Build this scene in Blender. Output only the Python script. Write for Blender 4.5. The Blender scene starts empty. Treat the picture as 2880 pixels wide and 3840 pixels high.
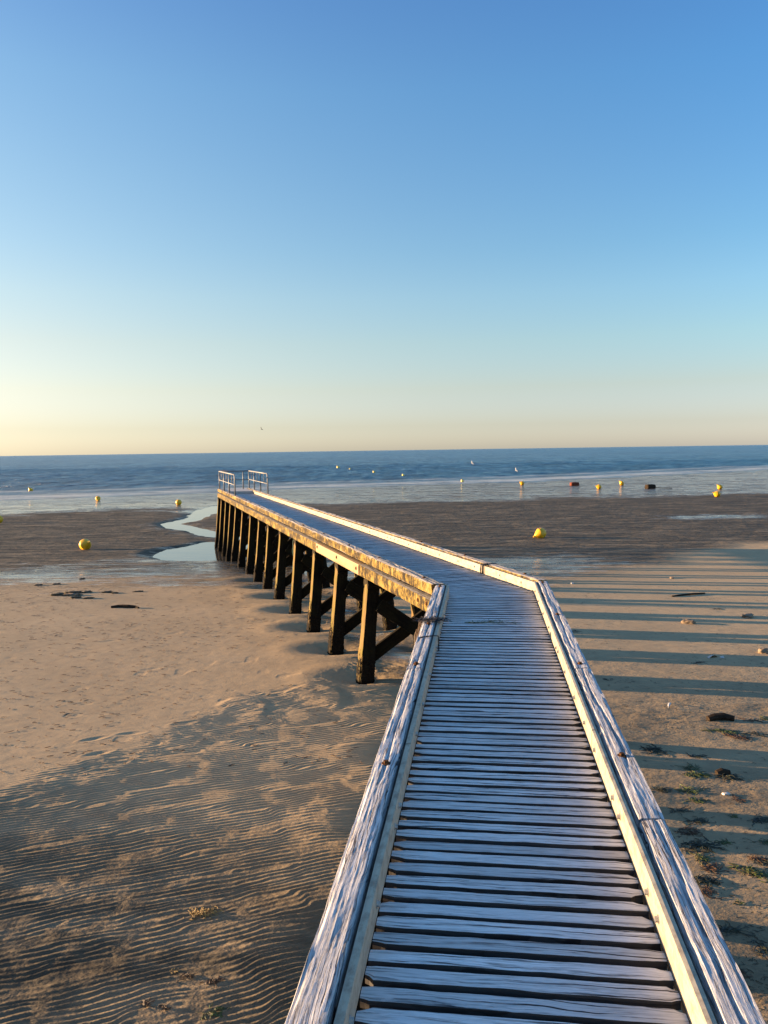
import bpy, math, random
import numpy as np
from mathutils import Vector, Matrix
random.seed(7)
rng = np.random.default_rng(11)
scene = bpy.context.scene
COL = scene.collection
R = math.radians

# ------------------------------------------------------------------ numpy noise
def _hash(ix, iy, seed):
    h = (ix.astype(np.int64)*374761393 + iy.astype(np.int64)*668265263 + seed*1442695041) & 0xffffffff
    h = ((h ^ (h >> 13))*1274126177) & 0xffffffff
    h = ((h ^ (h >> 16))*2246822519) & 0xffffffff
    return ((h ^ (h >> 15)) & 0xffffff)/float(0xffffff)
def vn(x, y, seed=0):
    x = np.asarray(x, float); y = np.asarray(y, float)
    ix = np.floor(x); iy = np.floor(y); fx = x-ix; fy = y-iy
    fx = fx*fx*fx*(fx*(fx*6-15)+10); fy = fy*fy*fy*(fy*(fy*6-15)+10)
    a = _hash(ix, iy, seed); b = _hash(ix+1, iy, seed); c = _hash(ix, iy+1, seed); d = _hash(ix+1, iy+1, seed)
    return (a*(1-fx)+b*fx)*(1-fy)+(c*(1-fx)+d*fx)*fy
def fbm(x, y, oct=4, seed=0):
    s = 0; a = .5; t = 0
    for k in range(oct):
        s = s+a*vn(x*2**k+k*17.3, y*2**k-k*9.1, seed+k); t += a; a *= .5
    return s/t*2-1
def sst(a, b, x):
    t = np.clip((x-a)/(b-a), 0, 1); return t*t*(3-2*t)

# ------------------------------------------------------------------ object helpers
def tag(o, label=None, cat=None, group=None, kind=None):
    if label: o['label'] = label
    if cat: o['category'] = cat
    if group: o['group'] = group
    if kind: o['kind'] = kind
    return o
def empty(name, loc=(0, 0, 0), label=None, cat=None, group=None):
    o = bpy.data.objects.new(name, None); COL.objects.link(o); o.location = loc
    o.empty_display_size = .1
    return tag(o, label, cat, group)
class MB:
    """collects verts/faces (+wood coordinate) and links ONE mesh object"""
    def __init__(s): s.v = []; s.f = []; s.w = []; s.n = 0
    def add(s, v, f, w=None):
        v = np.asarray(v, float).reshape(-1, 3)
        s.v.append(v); s.w.append(np.asarray(w, float).reshape(-1, 3) if w is not None else v)
        s.f += [tuple(i+s.n for i in q) for q in f]; s.n += len(v)
    def build(s, name, mat, parent=None, smooth=False, loc=None):
        me = bpy.data.meshes.new(name)
        V = np.concatenate(s.v)
        if loc is not None: V = V-np.array(loc)
        me.from_pydata(V.tolist(), [], s.f)
        at = me.attributes.new('wc', 'FLOAT_VECTOR', 'POINT')
        at.data.foreach_set('vector', np.concatenate(s.w).astype(np.float32).ravel())
        if smooth: me.polygons.foreach_set('use_smooth', [True]*len(me.polygons))
        me.materials.append(mat); me.update()
        o = bpy.data.objects.new(name, me); COL.objects.link(o)
        if loc is not None: o.location = loc
        if parent: o.parent = parent
        return o
def beam_geo(c0, c1, nu=8, seg=(3, 2), rough=.003, rnd=.12, edge=None, seed=0, freq=(6, 30), raggedness=0):
    """c0,c1: four corners each (left-bottom, right-bottom, right-top, left-top) of the end sections.
    Rings of perimeter points joined into a rough timber. returns verts, faces, wood coords"""
    c0 = np.array(c0, float); c1 = np.array(c1, float)
    a, b = seg
    pu = []; pv = []
    for i in range(a): pu.append(i/a); pv.append(0)
    for i in range(b): pu.append(1); pv.append(i/b)
    for i in range(a): pu.append(1-i/a); pv.append(1)
    for i in range(b): pu.append(0); pv.append(1-i/b)
    pu = np.array(pu, float); pv = np.array(pv, float)
    m = len(pu)
    L = np.linalg.norm(c1.mean(0)-c0.mean(0)); W = np.linalg.norm(c0[1]-c0[0]); H = np.linalg.norm(c0[3]-c0[0])
    # rounded corners
    cx = (np.abs(pu-.5) > .499) & (np.abs(pv-.5) > .499)
    r = min(W, H)*rnd
    pu2 = pu.copy(); pv2 = pv.copy()
    pu2[cx] = np.where(pu[cx] > .5, 1-r/W*.5, r/W*.5); pv2[cx] = np.where(pv[cx] > .5, 1-r/H*.5, r/H*.5)
    t = np.linspace(0, 1, nu+1)
    T, U = np.meshgrid(t, pu2, indexing='ij'); _, Vv = np.meshgrid(t, pv2, indexing='ij')
    def sec(c):
        return ((1-U)*(1-Vv))[..., None]*c[0]+(U*(1-Vv))[..., None]*c[1]+(U*Vv)[..., None]*c[2]+((1-U)*Vv)[..., None]*c[3]
    P = sec(c0)*(1-T)[..., None]+sec(c1)*T[..., None]
    cen = (c0.mean(0)[None]*(1-t)[:, None]+c1.mean(0)[None]*t[:, None])[:, None, :]
    d = P-cen; dn = d/np.maximum(np.linalg.norm(d, axis=2, keepdims=True), 1e-6)
    along = T*L; per = np.arange(m)[None, :]*np.ones((nu+1, 1))
    nz = fbm(along*freq[0]+seed*3.7, per*.9+seed*1.3, 3, seed % 1000)+.4*fbm(along*freq[1], per*1.7+seed, 2, (seed+5) % 1000)
    P = P+dn*(nz*rough)[..., None]
    if edge is not None: P = edge(P, T, U, Vv, L)
    wc = np.stack([along+seed*1.618 % 50, (U-.5)*W+(seed*.37 % 9), (Vv-.5)*H+(seed*.71 % 5)], -1)
    F = []
    for i in range(nu):
        for j in range(m):
            k = (j+1) % m
            F.append((i*m+j, i*m+k, (i+1)*m+k, (i+1)*m+j))
    F.append(tuple(range(m))[::-1]); F.append(tuple(nu*m+j for j in range(m)))
    F = [q[::-1] for q in F]
    return P.reshape(-1, 3), F, wc.reshape(-1, 3)
def quad_corners(o, i, z0, z1):
    """section between plan points o and i (outer, inner)"""
    return [(o[0], o[1], z0), (i[0], i[1], z0), (i[0], i[1], z1), (o[0], o[1], z1)]
def box_along(p0, p1, w, h, side, up, **k):
    p0 = np.array(p0, float); p1 = np.array(p1, float); s = np.array(side, float); u = np.array(up, float)
    def c(p): return [p-s*w/2-u*h/2, p+s*w/2-u*h/2, p+s*w/2+u*h/2, p-s*w/2+u*h/2]
    return beam_geo(c(p0), c(p1), **k)
def tube_geo(pts, r, n=8, cap=True):
    pts = [np.array(p, float) for p in pts]; V = []; F = []
    rs = r if hasattr(r, '__len__') else [r]*len(pts)
    prev = None
    for i, p in enumerate(pts):
        d = (pts[min(i+1, len(pts)-1)]-pts[max(i-1, 0)]); d /= np.linalg.norm(d)+1e-9
        if prev is None:
            a = np.cross(d, (0, 0, 1) if abs(d[2]) < .9 else (1, 0, 0))
        else:
            a = prev-d*np.dot(prev, d)
        a /= np.linalg.norm(a)+1e-9; prev = a; b = np.cross(d, a)
        for j in range(n):
            t = 2*math.pi*j/n; V.append(p+(a*math.cos(t)+b*math.sin(t))*rs[i])
    for i in range(len(pts)-1):
        for j in range(n):
            k = (j+1) % n; F.append((i*n+j, i*n+k, (i+1)*n+k, (i+1)*n+j))
    if cap: F.append(tuple(range(n))[::-1]); F.append(tuple((len(pts)-1)*n+j for j in range(n)))
    return V, F
def lathe_geo(prof, n=20):
    V = []; F = []
    for (r, z) in prof:
        for j in range(n):
            t = 2*math.pi*j/n; V.append((r*math.cos(t), r*math.sin(t), z))
    for i in range(len(prof)-1):
        for j in range(n):
            k = (j+1) % n; F.append((i*n+j, i*n+k, (i+1)*n+k, (i+1)*n+j))
    F.append(tuple(range(n))[::-1]); F.append(tuple((len(prof)-1)*n+j for j in range(n)))
    return V, F

# ------------------------------------------------------------------ materials
def new_mat(name):
    m = bpy.data.materials.new(name); m.use_nodes = True
    nt = m.node_tree; nt.nodes.clear()
    out = nt.nodes.new('ShaderNodeOutputMaterial'); b = nt.nodes.new('ShaderNodeBsdfPrincipled')
    nt.links.new(b.outputs[0], out.inputs[0])
    return m, nt, b
class N:
    def __init__(s, nt): s.nt = nt
    def lk(s, a, b): s.nt.links.new(a, b)
    def val(s, inp, v):
        if isinstance(v, (int, float)): inp.default_value = v
        elif isinstance(v, tuple): inp.default_value = v if len(v) == len(inp.default_value) else (*v, 1)
        else: s.lk(v, inp)
    def attr(s, name):
        n = s.nt.nodes.new('ShaderNodeAttribute'); n.attribute_name = name; return n
    def pos(s): return s.nt.nodes.new('ShaderNodeNewGeometry')
    def mapping(s, vec, scale=(1, 1, 1), rot=(0, 0, 0), loc=(0, 0, 0)):
        n = s.nt.nodes.new('ShaderNodeMapping'); s.lk(vec, n.inputs[0])
        n.inputs['Scale'].default_value = scale; n.inputs['Rotation'].default_value = rot; n.inputs['Location'].default_value = loc
        return n.outputs[0]
    def noise(s, vec, scale=5, detail=4, rough=.55, dist=0, col=False):
        n = s.nt.nodes.new('ShaderNodeTexNoise'); s.lk(vec, n.inputs['Vector'])
        n.inputs['Scale'].default_value = scale; n.inputs['Detail'].default_value = detail
        n.inputs['Roughness'].default_value = rough; n.inputs['Distortion'].default_value = dist
        return n.outputs[1 if col else 0]
    def wave(s, vec, scale, dist=2, detail=3, dscale=1, prof='SIN', direction='Y'):
        n = s.nt.nodes.new('ShaderNodeTexWave'); s.lk(vec, n.inputs['Vector']); n.wave_profile = prof; n.bands_direction = direction
        n.inputs['Scale'].default_value = scale; n.inputs['Distortion'].default_value = dist
        n.inputs['Detail'].default_value = detail; n.inputs['Detail Scale'].default_value = dscale
        return n.outputs[1]
    def vor(s, vec, scale, feature='F1', rand=1):
        n = s.nt.nodes.new('ShaderNodeTexVoronoi'); s.lk(vec, n.inputs['Vector']); n.feature = feature
        n.inputs['Scale'].default_value = scale; n.inputs['Randomness'].default_value = rand
        return n.outputs[0]
    def ramp(s, fac, stops, interp='LINEAR'):
        n = s.nt.nodes.new('ShaderNodeValToRGB'); s.lk(fac, n.inputs[0]); cr = n.color_ramp; cr.interpolation = interp
        while len(cr.elements) > 1: cr.elements.remove(cr.elements[-1])
        for i, (p, c) in enumerate(stops):
            e = cr.elements[0] if i == 0 else cr.elements.new(p)
            e.position = p; e.color = (c, c, c, 1) if isinstance(c, (int, float)) else (*c, 1)
        return n.outputs[0]
    def mix(s, fac, a, b, typ='MIX'):
        n = s.nt.nodes.new('ShaderNodeMix'); n.data_type = 'RGBA'; n.blend_type = typ
        s.val(n.inputs[0], fac); s.val(n.inputs[6], a); s.val(n.inputs[7], b)
        return n.outputs[2]
    def math(s, op, a, b=0, c=0, clamp=False):
        n = s.nt.nodes.new('ShaderNodeMath'); n.operation = op; n.use_clamp = clamp
        s.val(n.inputs[0], a); s.val(n.inputs[1], b); s.val(n.inputs[2], c)
        return n.outputs[0]
    def bump(s, h, strength=.5, dist=.01, normal=None):
        n = s.nt.nodes.new('ShaderNodeBump'); s.lk(h, n.inputs['Height']); n.inputs['Strength'].default_value = strength
        n.inputs['Distance'].default_value = dist
        if normal is not None: s.lk(normal, n.inputs['Normal'])
        return n.outputs[0]
    def sep(s, vec):
        n = s.nt.nodes.new('ShaderNodeSeparateXYZ'); s.lk(vec, n.inputs[0]); return n.outputs
    def rnd(s): return s.nt.nodes.new('ShaderNodeObjectInfo').outputs['Random']

def wood_mat(name, light, mid, dark, crack=.5, bumpd=.004, lichen=0, crackscale=1.0, rough=.8, var=.25, sidedark=0):
    m, nt, b = new_mat(name); n = N(nt)
    wc = n.attr('wc').outputs['Vector']; geo = n.pos()
    warp = n.noise(n.mapping(wc, (3.0, 9, 9)), 1, 3, .5, col=True)
    wv_ = nt.nodes.new('ShaderNodeVectorMath'); wv_.operation = 'MULTIPLY_ADD'
    n.lk(warp, wv_.inputs[0]); wv_.inputs[1].default_value = (0, .035, .035); n.lk(wc, wv_.inputs[2]); wq = wv_.outputs[0]
    g1 = n.noise(n.mapping(wq, (3.5, 120, 120)), 1, 4, .72)
    g2 = n.noise(n.mapping(wq, (11, 260, 260)), 1, 3, .65)
    blot = n.noise(n.mapping(wc, (2.5, 9, 9)), 1, 5, .65)
    wv = n.wave(n.mapping(wq, (.35, 1.9, .5)), 3.6*crackscale, 5.0, 5, 1.6, 'SIN')
    ck = n.ramp(wv, [(0, 0), (.035, .1), (.09, 1)])
    brk = n.ramp(n.noise(n.mapping(wc, (1.6, 6, 6)), 1, 3, .6), [(.42, 0), (.56, 1)])
    ck = n.math('MAXIMUM', ck, brk)
    fine = n.ramp(g1, [(.33, 0), (.43, .7), (.55, 1)])
    col = n.ramp(g2, [(.30, mid), (.58, light)])
    col = n.mix(n.ramp(blot, [(.40, 0), (.68, .7)]), col, mid)
    col = n.mix(n.math('MULTIPLY', n.math('SUBTRACT', 1, fine), crack, clamp=True), col, dark)
    col = n.mix(n.math('MULTIPLY', n.math('SUBTRACT', 1, ck), min(1, crack*1.25), clamp=True), col, dark)
    hsv = nt.nodes.new('ShaderNodeHueSaturation'); n.lk(col, hsv.inputs['Color'])
    n.lk(n.math('ADD', n.math('MULTIPLY', n.rnd(), var), 1-var/2), hsv.inputs['Value'])
    col = hsv.outputs[0]
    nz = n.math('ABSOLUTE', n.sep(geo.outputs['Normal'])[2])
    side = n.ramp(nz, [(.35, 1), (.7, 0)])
    if sidedark:
        col = n.mix(n.math('MULTIPLY', side, sidedark), col, (.022, .019, .018))  # upright faces coloured near-black, tops keep the wood tone
    if lichen:
        p1 = n.noise(n.mapping(wc, (5, 7, 3.5)), 1.6, 7, .78)
        p2 = n.noise(n.mapping(wc, (22, 20, 6)), 1.4, 5, .75)
        p3 = n.noise(n.mapping(wc, (1.1, 3, 3)), 1, 3, .6)
        v = n.math('ADD', n.math('MULTIPLY', p1, .6), n.math('ADD', n.math('MULTIPLY', p2, .45), n.math('MULTIPLY', p3, .25)))
        lc = n.ramp(v, [(.60, (.014, .009, .003)), (.645, (.07, .042, .010)), (.68, (.19, .135, .020)), (.73, (.27, .185, .050)), (.82, (.33, .23, .105))])
        col = n.mix(n.math('MULTIPLY', side, lichen), col, lc)
    n.lk(col, b.inputs['Base Color']); b.inputs['Roughness'].default_value = rough
    b.inputs['Specular IOR Level'].default_value = .25
    h = n.math('ADD', n.math('MULTIPLY', fine, .35), n.math('MULTIPLY', ck, .9))
    h = n.math('ADD', h, n.math('MULTIPLY', g2, .20))
    n.lk(n.bump(h, 1.0, bumpd), b.inputs['Normal'])
    return m
M = {}
M['slat'] = wood_mat('weathered_slat', (.72, .71, .69), (.54, .53, .51), (.035, .032, .035), .80, .0022, 0, 1.3, var=.34, sidedark=.93)
M['curb'] = wood_mat('weathered_timber', (.62, .62, .62), (.38, .38, .39), (.030, .028, .038), 1.0, .007, 0, 3.4)
M['curb_far'] = wood_mat('lichen_timber', (.48, .44, .39), (.30, .27, .23), (.05, .04, .03), .7, .006, 1.0, 1.0)
M['fresh'] = wood_mat('fresh_timber', (.40, .29, .165), (.33, .235, .13), (.20, .12, .06), .30, .0012, 0, .4, rough=.6)
M['joist'] = wood_mat('gap_shade_joist', (.03, .027, .022), (.018, .016, .014), (.008, .007, .006), .6, .004)  # near-black: the shade under the slats is put into this colour

m, nt, b = new_mat('pale_board'); n = N(nt); wc = n.attr('wc').outputs['Vector']
g = n.noise(n.mapping(wc, (3, 40, 40)), 1, 5, .6); st = n.noise(n.mapping(wc, (9, 14, 14)), 1.6, 5, .7)
col = n.ramp(g, [(.3, (.34, .305, .225)), (.6, (.41, .37, .275))])
col = n.mix(n.ramp(st, [(.46, 0), (.66, .85)]), col, (.20, .16, .115))
n.lk(col, b.inputs['Base Color']); b.inputs['Roughness'].default_value = .6
n.lk(n.bump(g, .5, .001), b.inputs['Normal']); M['board'] = m

def pile_mat(name, lit=1.0):
    m, nt, b = new_mat(name); n = N(nt); wc = n.attr('wc').outputs['Vector']; geo = n.pos(); P = geo.outputs['Position']
    z = n.sep(P)[2]
    g = n.noise(n.mapping(wc, (3, 40, 40)), 1, 5, .6)
    al = n.noise(P, 5, 6, .7)
    dkc = n.ramp(g, [(.3, (.004, .0035, .003)), (.65, (.014, .011, .008))])  # near-black base carries the shade of the fronts in its colour
    nxv = n.sep(geo.outputs['Normal'])[0]; outer = n.ramp(n.math('MULTIPLY', nxv, -1), [(.55, 0), (.85, lit)])  # left-facing sides turn ochre: sunlight on them painted by normal
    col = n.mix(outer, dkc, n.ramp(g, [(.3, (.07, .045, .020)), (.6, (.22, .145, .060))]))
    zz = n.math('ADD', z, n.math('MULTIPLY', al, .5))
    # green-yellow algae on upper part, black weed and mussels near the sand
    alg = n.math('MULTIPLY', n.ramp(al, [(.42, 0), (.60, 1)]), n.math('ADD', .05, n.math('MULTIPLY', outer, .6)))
    col = n.mix(alg, col, (.12, .11, .016))
    low = n.math('SUBTRACT', 1, n.ramp(n.math('ADD', n.math('MULTIPLY', zz, .5), 1.0), [(.20, 0), (.47, 1)]), clamp=True)
    crust = n.vor(P, 38)
    cc = n.ramp(crust, [(0, (.016, .013, .009)), (.5, (.005, .004, .003))])
    col = n.mix(low, col, cc)
    n.lk(col, b.inputs['Base Color']); b.inputs['Roughness'].default_value = .75; b.inputs['Specular IOR Level'].default_value = .08
    h = n.math('ADD', n.math('MULTIPLY', g, .3), n.math('MULTIPLY', n.math('MULTIPLY', crust, low), 2.0))
    n.lk(n.bump(h, 1, .012), b.inputs['Normal'])
    return m
M['pile'] = pile_mat('lit_faced_pile')
M['brace'] = pile_mat('shaded_brace', .08)  # shaded copy of the pile colour, painted lit face almost left out


def simple(name, col, rough=.6, metal=0, nscale=30, nvar=.3, bumpd=.001, col2=None):
    m, nt, b = new_mat(name); n = N(nt); P = nt.nodes.new('ShaderNodeTexCoord').outputs['Object']
    t = n.noise(P, nscale, 5, .65)
    c2 = col2 or tuple(c*(1-nvar) for c in col)
    n.lk(n.ramp(t, [(.35, c2), (.65, col)]), b.inputs['Base Color'])
    b.inputs['Roughness'].default_value = rough; b.inputs['Metallic'].default_value = metal
    if rough > .7: b.inputs['Specular IOR Level'].default_value = .08
    n.lk(n.bump(t, .6, bumpd), b.inputs['Normal'])
    M[name] = m; return m
simple('galvanised', (.20, .21, .22), .55, .3, 20, .2)
simple('rust', (.16, .075, .03), .85, .3, 60, .5, .003, (.04, .02, .012))
simple('steel', (.55, .54, .50), .35, .8, 80, .3)
simple('yellow', (.80, .43, .012), .42, 0, 6, .12, .001)
simple('yellow_pale', (.86, .66, .16), .5, 0, 6, .2, .001)
simple('dark_eye', (.05, .04, .03), .7)
simple('weed', (.030, .034, .010), .55, 0, 25, .5, .002, (.010, .008, .004))
simple('weed_green', (.065, .095, .012), .5, 0, 25, .5, .002, (.035, .03, .008))
simple('weed_brown', (.09, .045, .016), .6, 0, 25, .5, .002, (.025, .012, .006))
simple('straw', (.40, .27, .08), .7, 0, 25, .5, .002, (.12, .07, .02))
simple('stone', (.12, .105, .075), .8, 0, 12, .5, .006, (.04, .04, .033))
simple('stone_pale', (.26, .20, .14), .8, 0, 12, .4, .006)
simple('shellwhite', (.55, .53, .48), .45, 0, 30, .2)
simple('driftwood', (.045, .032, .022), .85, 0, 30, .5, .004)
simple('brick', (.20, .06, .035), .85, 0, 10, .5, .004)
simple('rope_teal', (.03, .12, .10), .7, 0, 40, .4)
simple('tie', (.022, .018, .02), .7, 0, 60, .4)
simple('crust', (.016, .012, .008), .8, 0, 40, .6, .008, (.004, .003, .002))
simple('gull_grey', (.10, .09, .08), .7)
simple('gull_white', (.75, .75, .75), .7)
simple('panel', (.50, .47, .43), .6, 0, 14, .25, .001)

# ------------------------------------------------------------------ jetty layout (metres, deck top is z = 0)
EYE = (0, 0, 1.6)
def hd(a): return np.array([math.sin(R(a)), math.cos(R(a))])
n1 = hd(7.3); n2 = hd(-17.5); q1 = np.array([n1[1], -n1[0]]); q2 = np.array([n2[1], -n2[0]])   # q: to the right
Rb = np.array([1.66, 8.50]); W1 = .93; W2 = .95
def isect(p, d, q, e):
    A = np.array([[d[0], -e[0]], [d[1], -e[1]]]); t = np.linalg.solve(A, q-p); return p+d*t[0]
def off(o):      # corner of the line lying 'o' metres right of the right deck edge (negative: left)
    return isect(Rb+q1*o, n1, Rb+q2*o, n2)
def corner_left(o):   # line lying o metres left of the left deck edge
    return isect(Rb-q1*(W1+o), n1, Rb-q2*(W2+o), n2)
Lb = corner_left(0)
S0 = -11.0; S1 = 24.45     # lengths before and after the bend
def left_pt(o, s):    # s<0 near part, s>0 far part
    c = corner_left(o); return c+(n1 if s < 0 else n2)*s
def right_pt(o, s):
    c = off(o); return c+(n1 if s < 0 else n2)*s

# ------------------------------------------------------------------ ground height
PY = [-80, -20, 0, 10, 15, 18, 20, 24, 28, 31, 33, 40, 55]
PZ = [-1.1, -1.5, -1.57, -1.62, -1.67, -1.73, -1.82, -1.98, -2.17, -2.24, -2.26, -2.24, -2.27]
SHX = [-400, -36, -18, -10, 19, 66, 400]; SHY = [58, 73, 82, 88, 97, 132, 210]
SEA_Z = -2.60; POOL_Z = -2.300
pile_s = [2.60, 4.33, 6.05, 7.88, 9.69, 11.42, 13.0, 14.7, 16.54, 18.35, 19.95, 21.5, 23.1, 24.36]
near_s = [-.32, -1.88, -3.55, -5.2, -6.9, -8.6, -10.3]
def batter(z): return (-z-.2)*.085
def pile_pos(side, s, z=0.):
    o = .10+batter(z)
    return left_pt(o, s) if side < 0 else right_pt(o, s)
SC = []
for s in pile_s:
    for sd in (-1, 1):
        p = pile_pos(sd, s, -1.75); SC.append((p[0], p[1]))
for s in near_s:
    for sd in (-1, 1):
        p = pile_pos(sd, s, -1.65); SC.append((p[0], p[1]))
pool_poly = [(-8.7, 29.2), (-8.2, 28.1), (-7.2, 27.0), (-6.0, 26.7), (-4.6, 26.6), (-3.2, 27.0), (-3.4, 29.5), (-5.2, 32.5), (-6.6, 33.6), (-7.5, 33.2), (-8.2, 31.9), (-8.7, 30.7)]
stream = [(-6.2, 34.2, 1.1), (-7.9, 36.2, 1.4), (-9.6, 38.9, 1.6), (-11.2, 41.2, 1.9), (-11.9, 42.6, 1.8), (-11.4, 44.6, 1.6), (-11.5, 47.5, 1.8), (-11.9, 51, 2.1), (-11.6, 55, 3.0), (-10, 60, 5.0), (-6, 68, 7.0)]
def seg_dist(x, y, pts):
    best = np.full(np.shape(x), 1e9)
    for (a, b) in zip(pts[:-1], pts[1:]):
        dx, dy = b[0]-a[0], b[1]-a[1]; L2 = dx*dx+dy*dy
        t = np.clip(((x-a[0])*dx+(y-a[1])*dy)/L2, 0, 1)
        w = (a[2]+(b[2]-a[2])*t)*.40
        d = np.hypot(x-a[0]-t*dx, (y-a[1]-t*dy))-w*.55
        best = np.minimum(best, d)
    return best
def poly_dist(x, y, poly):
    inside = np.zeros(np.shape(x), bool); best = np.full(np.shape(x), 1e9); k = len(poly)
    for i in range(k):
        ax, ay = poly[i]; bx, by = poly[(i+1) % k]
        t = np.clip(((x-ax)*(bx-ax)+(y-ay)*(by-ay))/((bx-ax)**2+(by-ay)**2), 0, 1)
        best = np.minimum(best, np.hypot(x-ax-t*(bx-ax), y-ay-t*(by-ay)))
        c = ((ay > y) != (by > y)) & (x < (bx-ax)*(y-ay)/(by-ay+1e-12)+ax)
        inside ^= c
    return np.where(inside, -best, best)
feet = [(-3.334, 8.495, 60), (-2.957, 8.656, 75), (-2.419, 8.978, 70), (-3.119, 8.066, 60), (-2.818, 7.905, 75), (-1.881, 9.407, 75), (-0.375, 11.897, 95), (-0.107, 9.996, 110), (-0.962, 12.719, 80), (-2.252, 11.691, 80), (-3.543, 11.381, 75), (-1.398, 10.966, 80),
        (-4.802, 13.231, 80), (-3.835, 13.741, 80), (3.386, 10.159, 110), (3.708, 10.05, 112), (3.226, 8.978, 105), (3.494, 8.871, 110), (5.232, 13.027, 60), (-5.94, 15.486, 90), (-2.758, 14.958, 90), (-2.024, 13.741, 90), (2.998, 12.206, 80)]
def base_h(x, y):
    x = np.asarray(x, float); y = np.asarray(y, float)
    z = np.interp(y, PY, PZ)
    sh = np.interp(x, SHX, SHY)
    t = (y-55)/(sh-55)
    zf = -2.27+(SEA_Z+2.27)*t
    zf = np.where(t > 1, SEA_Z-(y-sh)*.02, zf)
    return np.where(y > 55, zf, z)
def ground_h(x, y, full=False):
    x = np.asarray(x, float); y = np.asarray(y, float)
    z = np.array(base_h(x, y), float)
    near = sst(60, 30, y)
    z = z+.012*fbm(x*.20, y*.20, 3, 3)*near
    # flats beyond the trough keep a gentle lumpy relief
    farlump = sst(20, 26, y)*sst(75, 50, y)
    z = z+farlump*(.014*fbm(x*1.1, y*2.2, 3, 21)+.03*fbm(x*.12, y*.3, 2, 22))
    z = z+farlump*.018*vn(x*1.3, y*1.5, 23)**2
    # pool and stream
    w = .30*fbm(x*.9, y*.9, 3, 31)
    dp = poly_dist(x, y, pool_poly)+w; ds = seg_dist(x, y, stream)+w*.8
    dd = np.minimum(dp, ds)
    lo = sst(.9, -.5, dd)
    inner = (y > 22) & (y < 62) & (x > -20) & (x < -1)
    rim = np.where(inner, np.maximum(z, POOL_Z+.02), z)
    z = rim*(1-lo)+np.minimum(z, POOL_Z-.07)*lo
    # ripple field left of the near jetty, and smaller one under it
    bx = y-(7.75+(x+3.85)*1.02)+.9*fbm(x*.55, y*.55, 3, 41)+.5*fbm(x*1.6, y*1.2, 3, 42)
    rm = sst(.45, -.55, bx)*sst(2.6, 1.3, x)*sst(-30, -14, x)
    mk = rm > 1e-3
    if np.any(mk):
        xm = x[mk] if x.ndim else x; ym = y[mk] if y.ndim else y; bm_ = bx[mk] if x.ndim else bx
        ang = R(72)
        u = xm*-math.cos(ang)+ym*math.sin(ang); v = xm*math.sin(ang)+ym*math.cos(ang)
        ph = u/.053+1.3*fbm(u*.8, v*.6, 2, 51)+.72*fbm(u*2.4, v*2.2, 2, 52)+.26*fbm(u*7, v*7, 2, 58)
        # where whole crests end: slip the phase in patches (forked, broken ripples)
        ph = ph+.9*sst(.32, .68, vn(u*5.0, v*2.4, 59))
        fr = ph % 1.0
        saw = np.where(fr < .53, fr/.53, (1-fr)/.47)
        prof = saw**1.3
        far_ = sst(-2.6, -.2, bm_)
        amp = .0076*(.92+.16*vn(xm*1.3, ym*1.3, 53))*(.52+.56*sst(.12, .45, vn(u*7.5, v*3.4, 54)))*(1+.25*far_)
        lumps = .0075*fbm(u*14, v*6, 3, 55)*far_+.0010*fbm(u*22, v*14, 2, 60)
        dz = rm[mk]*((prof-.42)*amp+lumps) if x.ndim else rm*((prof-.42)*amp+lumps)
        if x.ndim: z[mk] = z[mk]+dz
        else: z = z+dz
    # scour arcs next to the first piles (little cliffs)
    for (ax, ay, rr, hh) in ((-1.0, 9.75, .50, .022), (-1.85, 9.4, .42, .018)):
        d = np.hypot((x-ax)*1.0, (y-ay)*.7)
        z = z+hh*sst(rr, rr-.12, d)*sst(.0, .3, (x-ax)*.6+(y-ay)*.8+.15)
    # soft general relief of smooth sand
    sm = (1-rm)*sst(26, 16, y)
    z = z+sm*(.0022*fbm(x*2.2, y*3.0, 3, 61)+.0014*fbm(x*9, y*14, 2, 62))
    pits = vn(x*3.3, y*4.6, 63)
    z = z-sm*.004*sst(.88, .97, pits)
    for (ax, ay, a) in feet:
        dx = (x-ax); dy = (y-ay); c, s_ = math.sin(R(a)), math.cos(R(a))
        p = dx*c+dy*s_; q = -dx*s_+dy*c
        rr = (p/.12)**2+(q/.045)**2
        z = z-.009*np.exp(-rr*1.2)+.003*np.exp(-((rr-2.4)**2))
    # scour holes
    for i, (ax, ay) in enumerate(SC):
        dx = x-ax; dy = y-ay
        d2 = ((dx+.06)/.42)**2+(dy/.34)**2
        fade = 1 if ay < 22 else .35
        if x.ndim == 2:
            i0, i1 = np.searchsorted(x[0], [ax-2, ax+2]); j0, j1 = np.searchsorted(y[:, 0], [ay-2, ay+2]); sl = (slice(j0, j1), slice(i0, i1)); d2 = d2[sl]
            z[sl] += -fade*.095*np.exp(-d2*1.3)+fade*.012*np.exp(-((np.sqrt(d2)-1.9)**2)*3)
        else: z = z-fade*.095*np.exp(-d2*1.3)+fade*.012*np.exp(-((np.sqrt(d2)-1.9)**2)*3)
    # hollow running under the deck
    s_far = (x-Lb[0])*n2[0]+(y-Lb[1])*n2[1]; o_far = (x-Lb[0])*q2[0]+(y-Lb[1])*q2[1]
    z = z-.07*np.exp(-((o_far-.5)/.55)**2)*sst(-.6, .6, s_far)*sst(22, 14, s_far)
    if not full: return z
    # ---- wetness layers
    yb = np.interp(x, [-40, -14, -6, 1, 4, 8, 11, 14, 40], [19.0, 19.5, 20.3, 20.0, 19.8, 22.5, 26.3, 28.6, 30])
    yb = yb+1.5*fbm(x*.35, y*.6, 4, 71)
    dark = sst(-1.0, 2.6, y-yb)
    nearleft = 1.0*rm*sst(8.2, 4.6, y+(x+2.0)*.35+.5*fbm(x*.6, y*.6, 3, 72))
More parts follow.
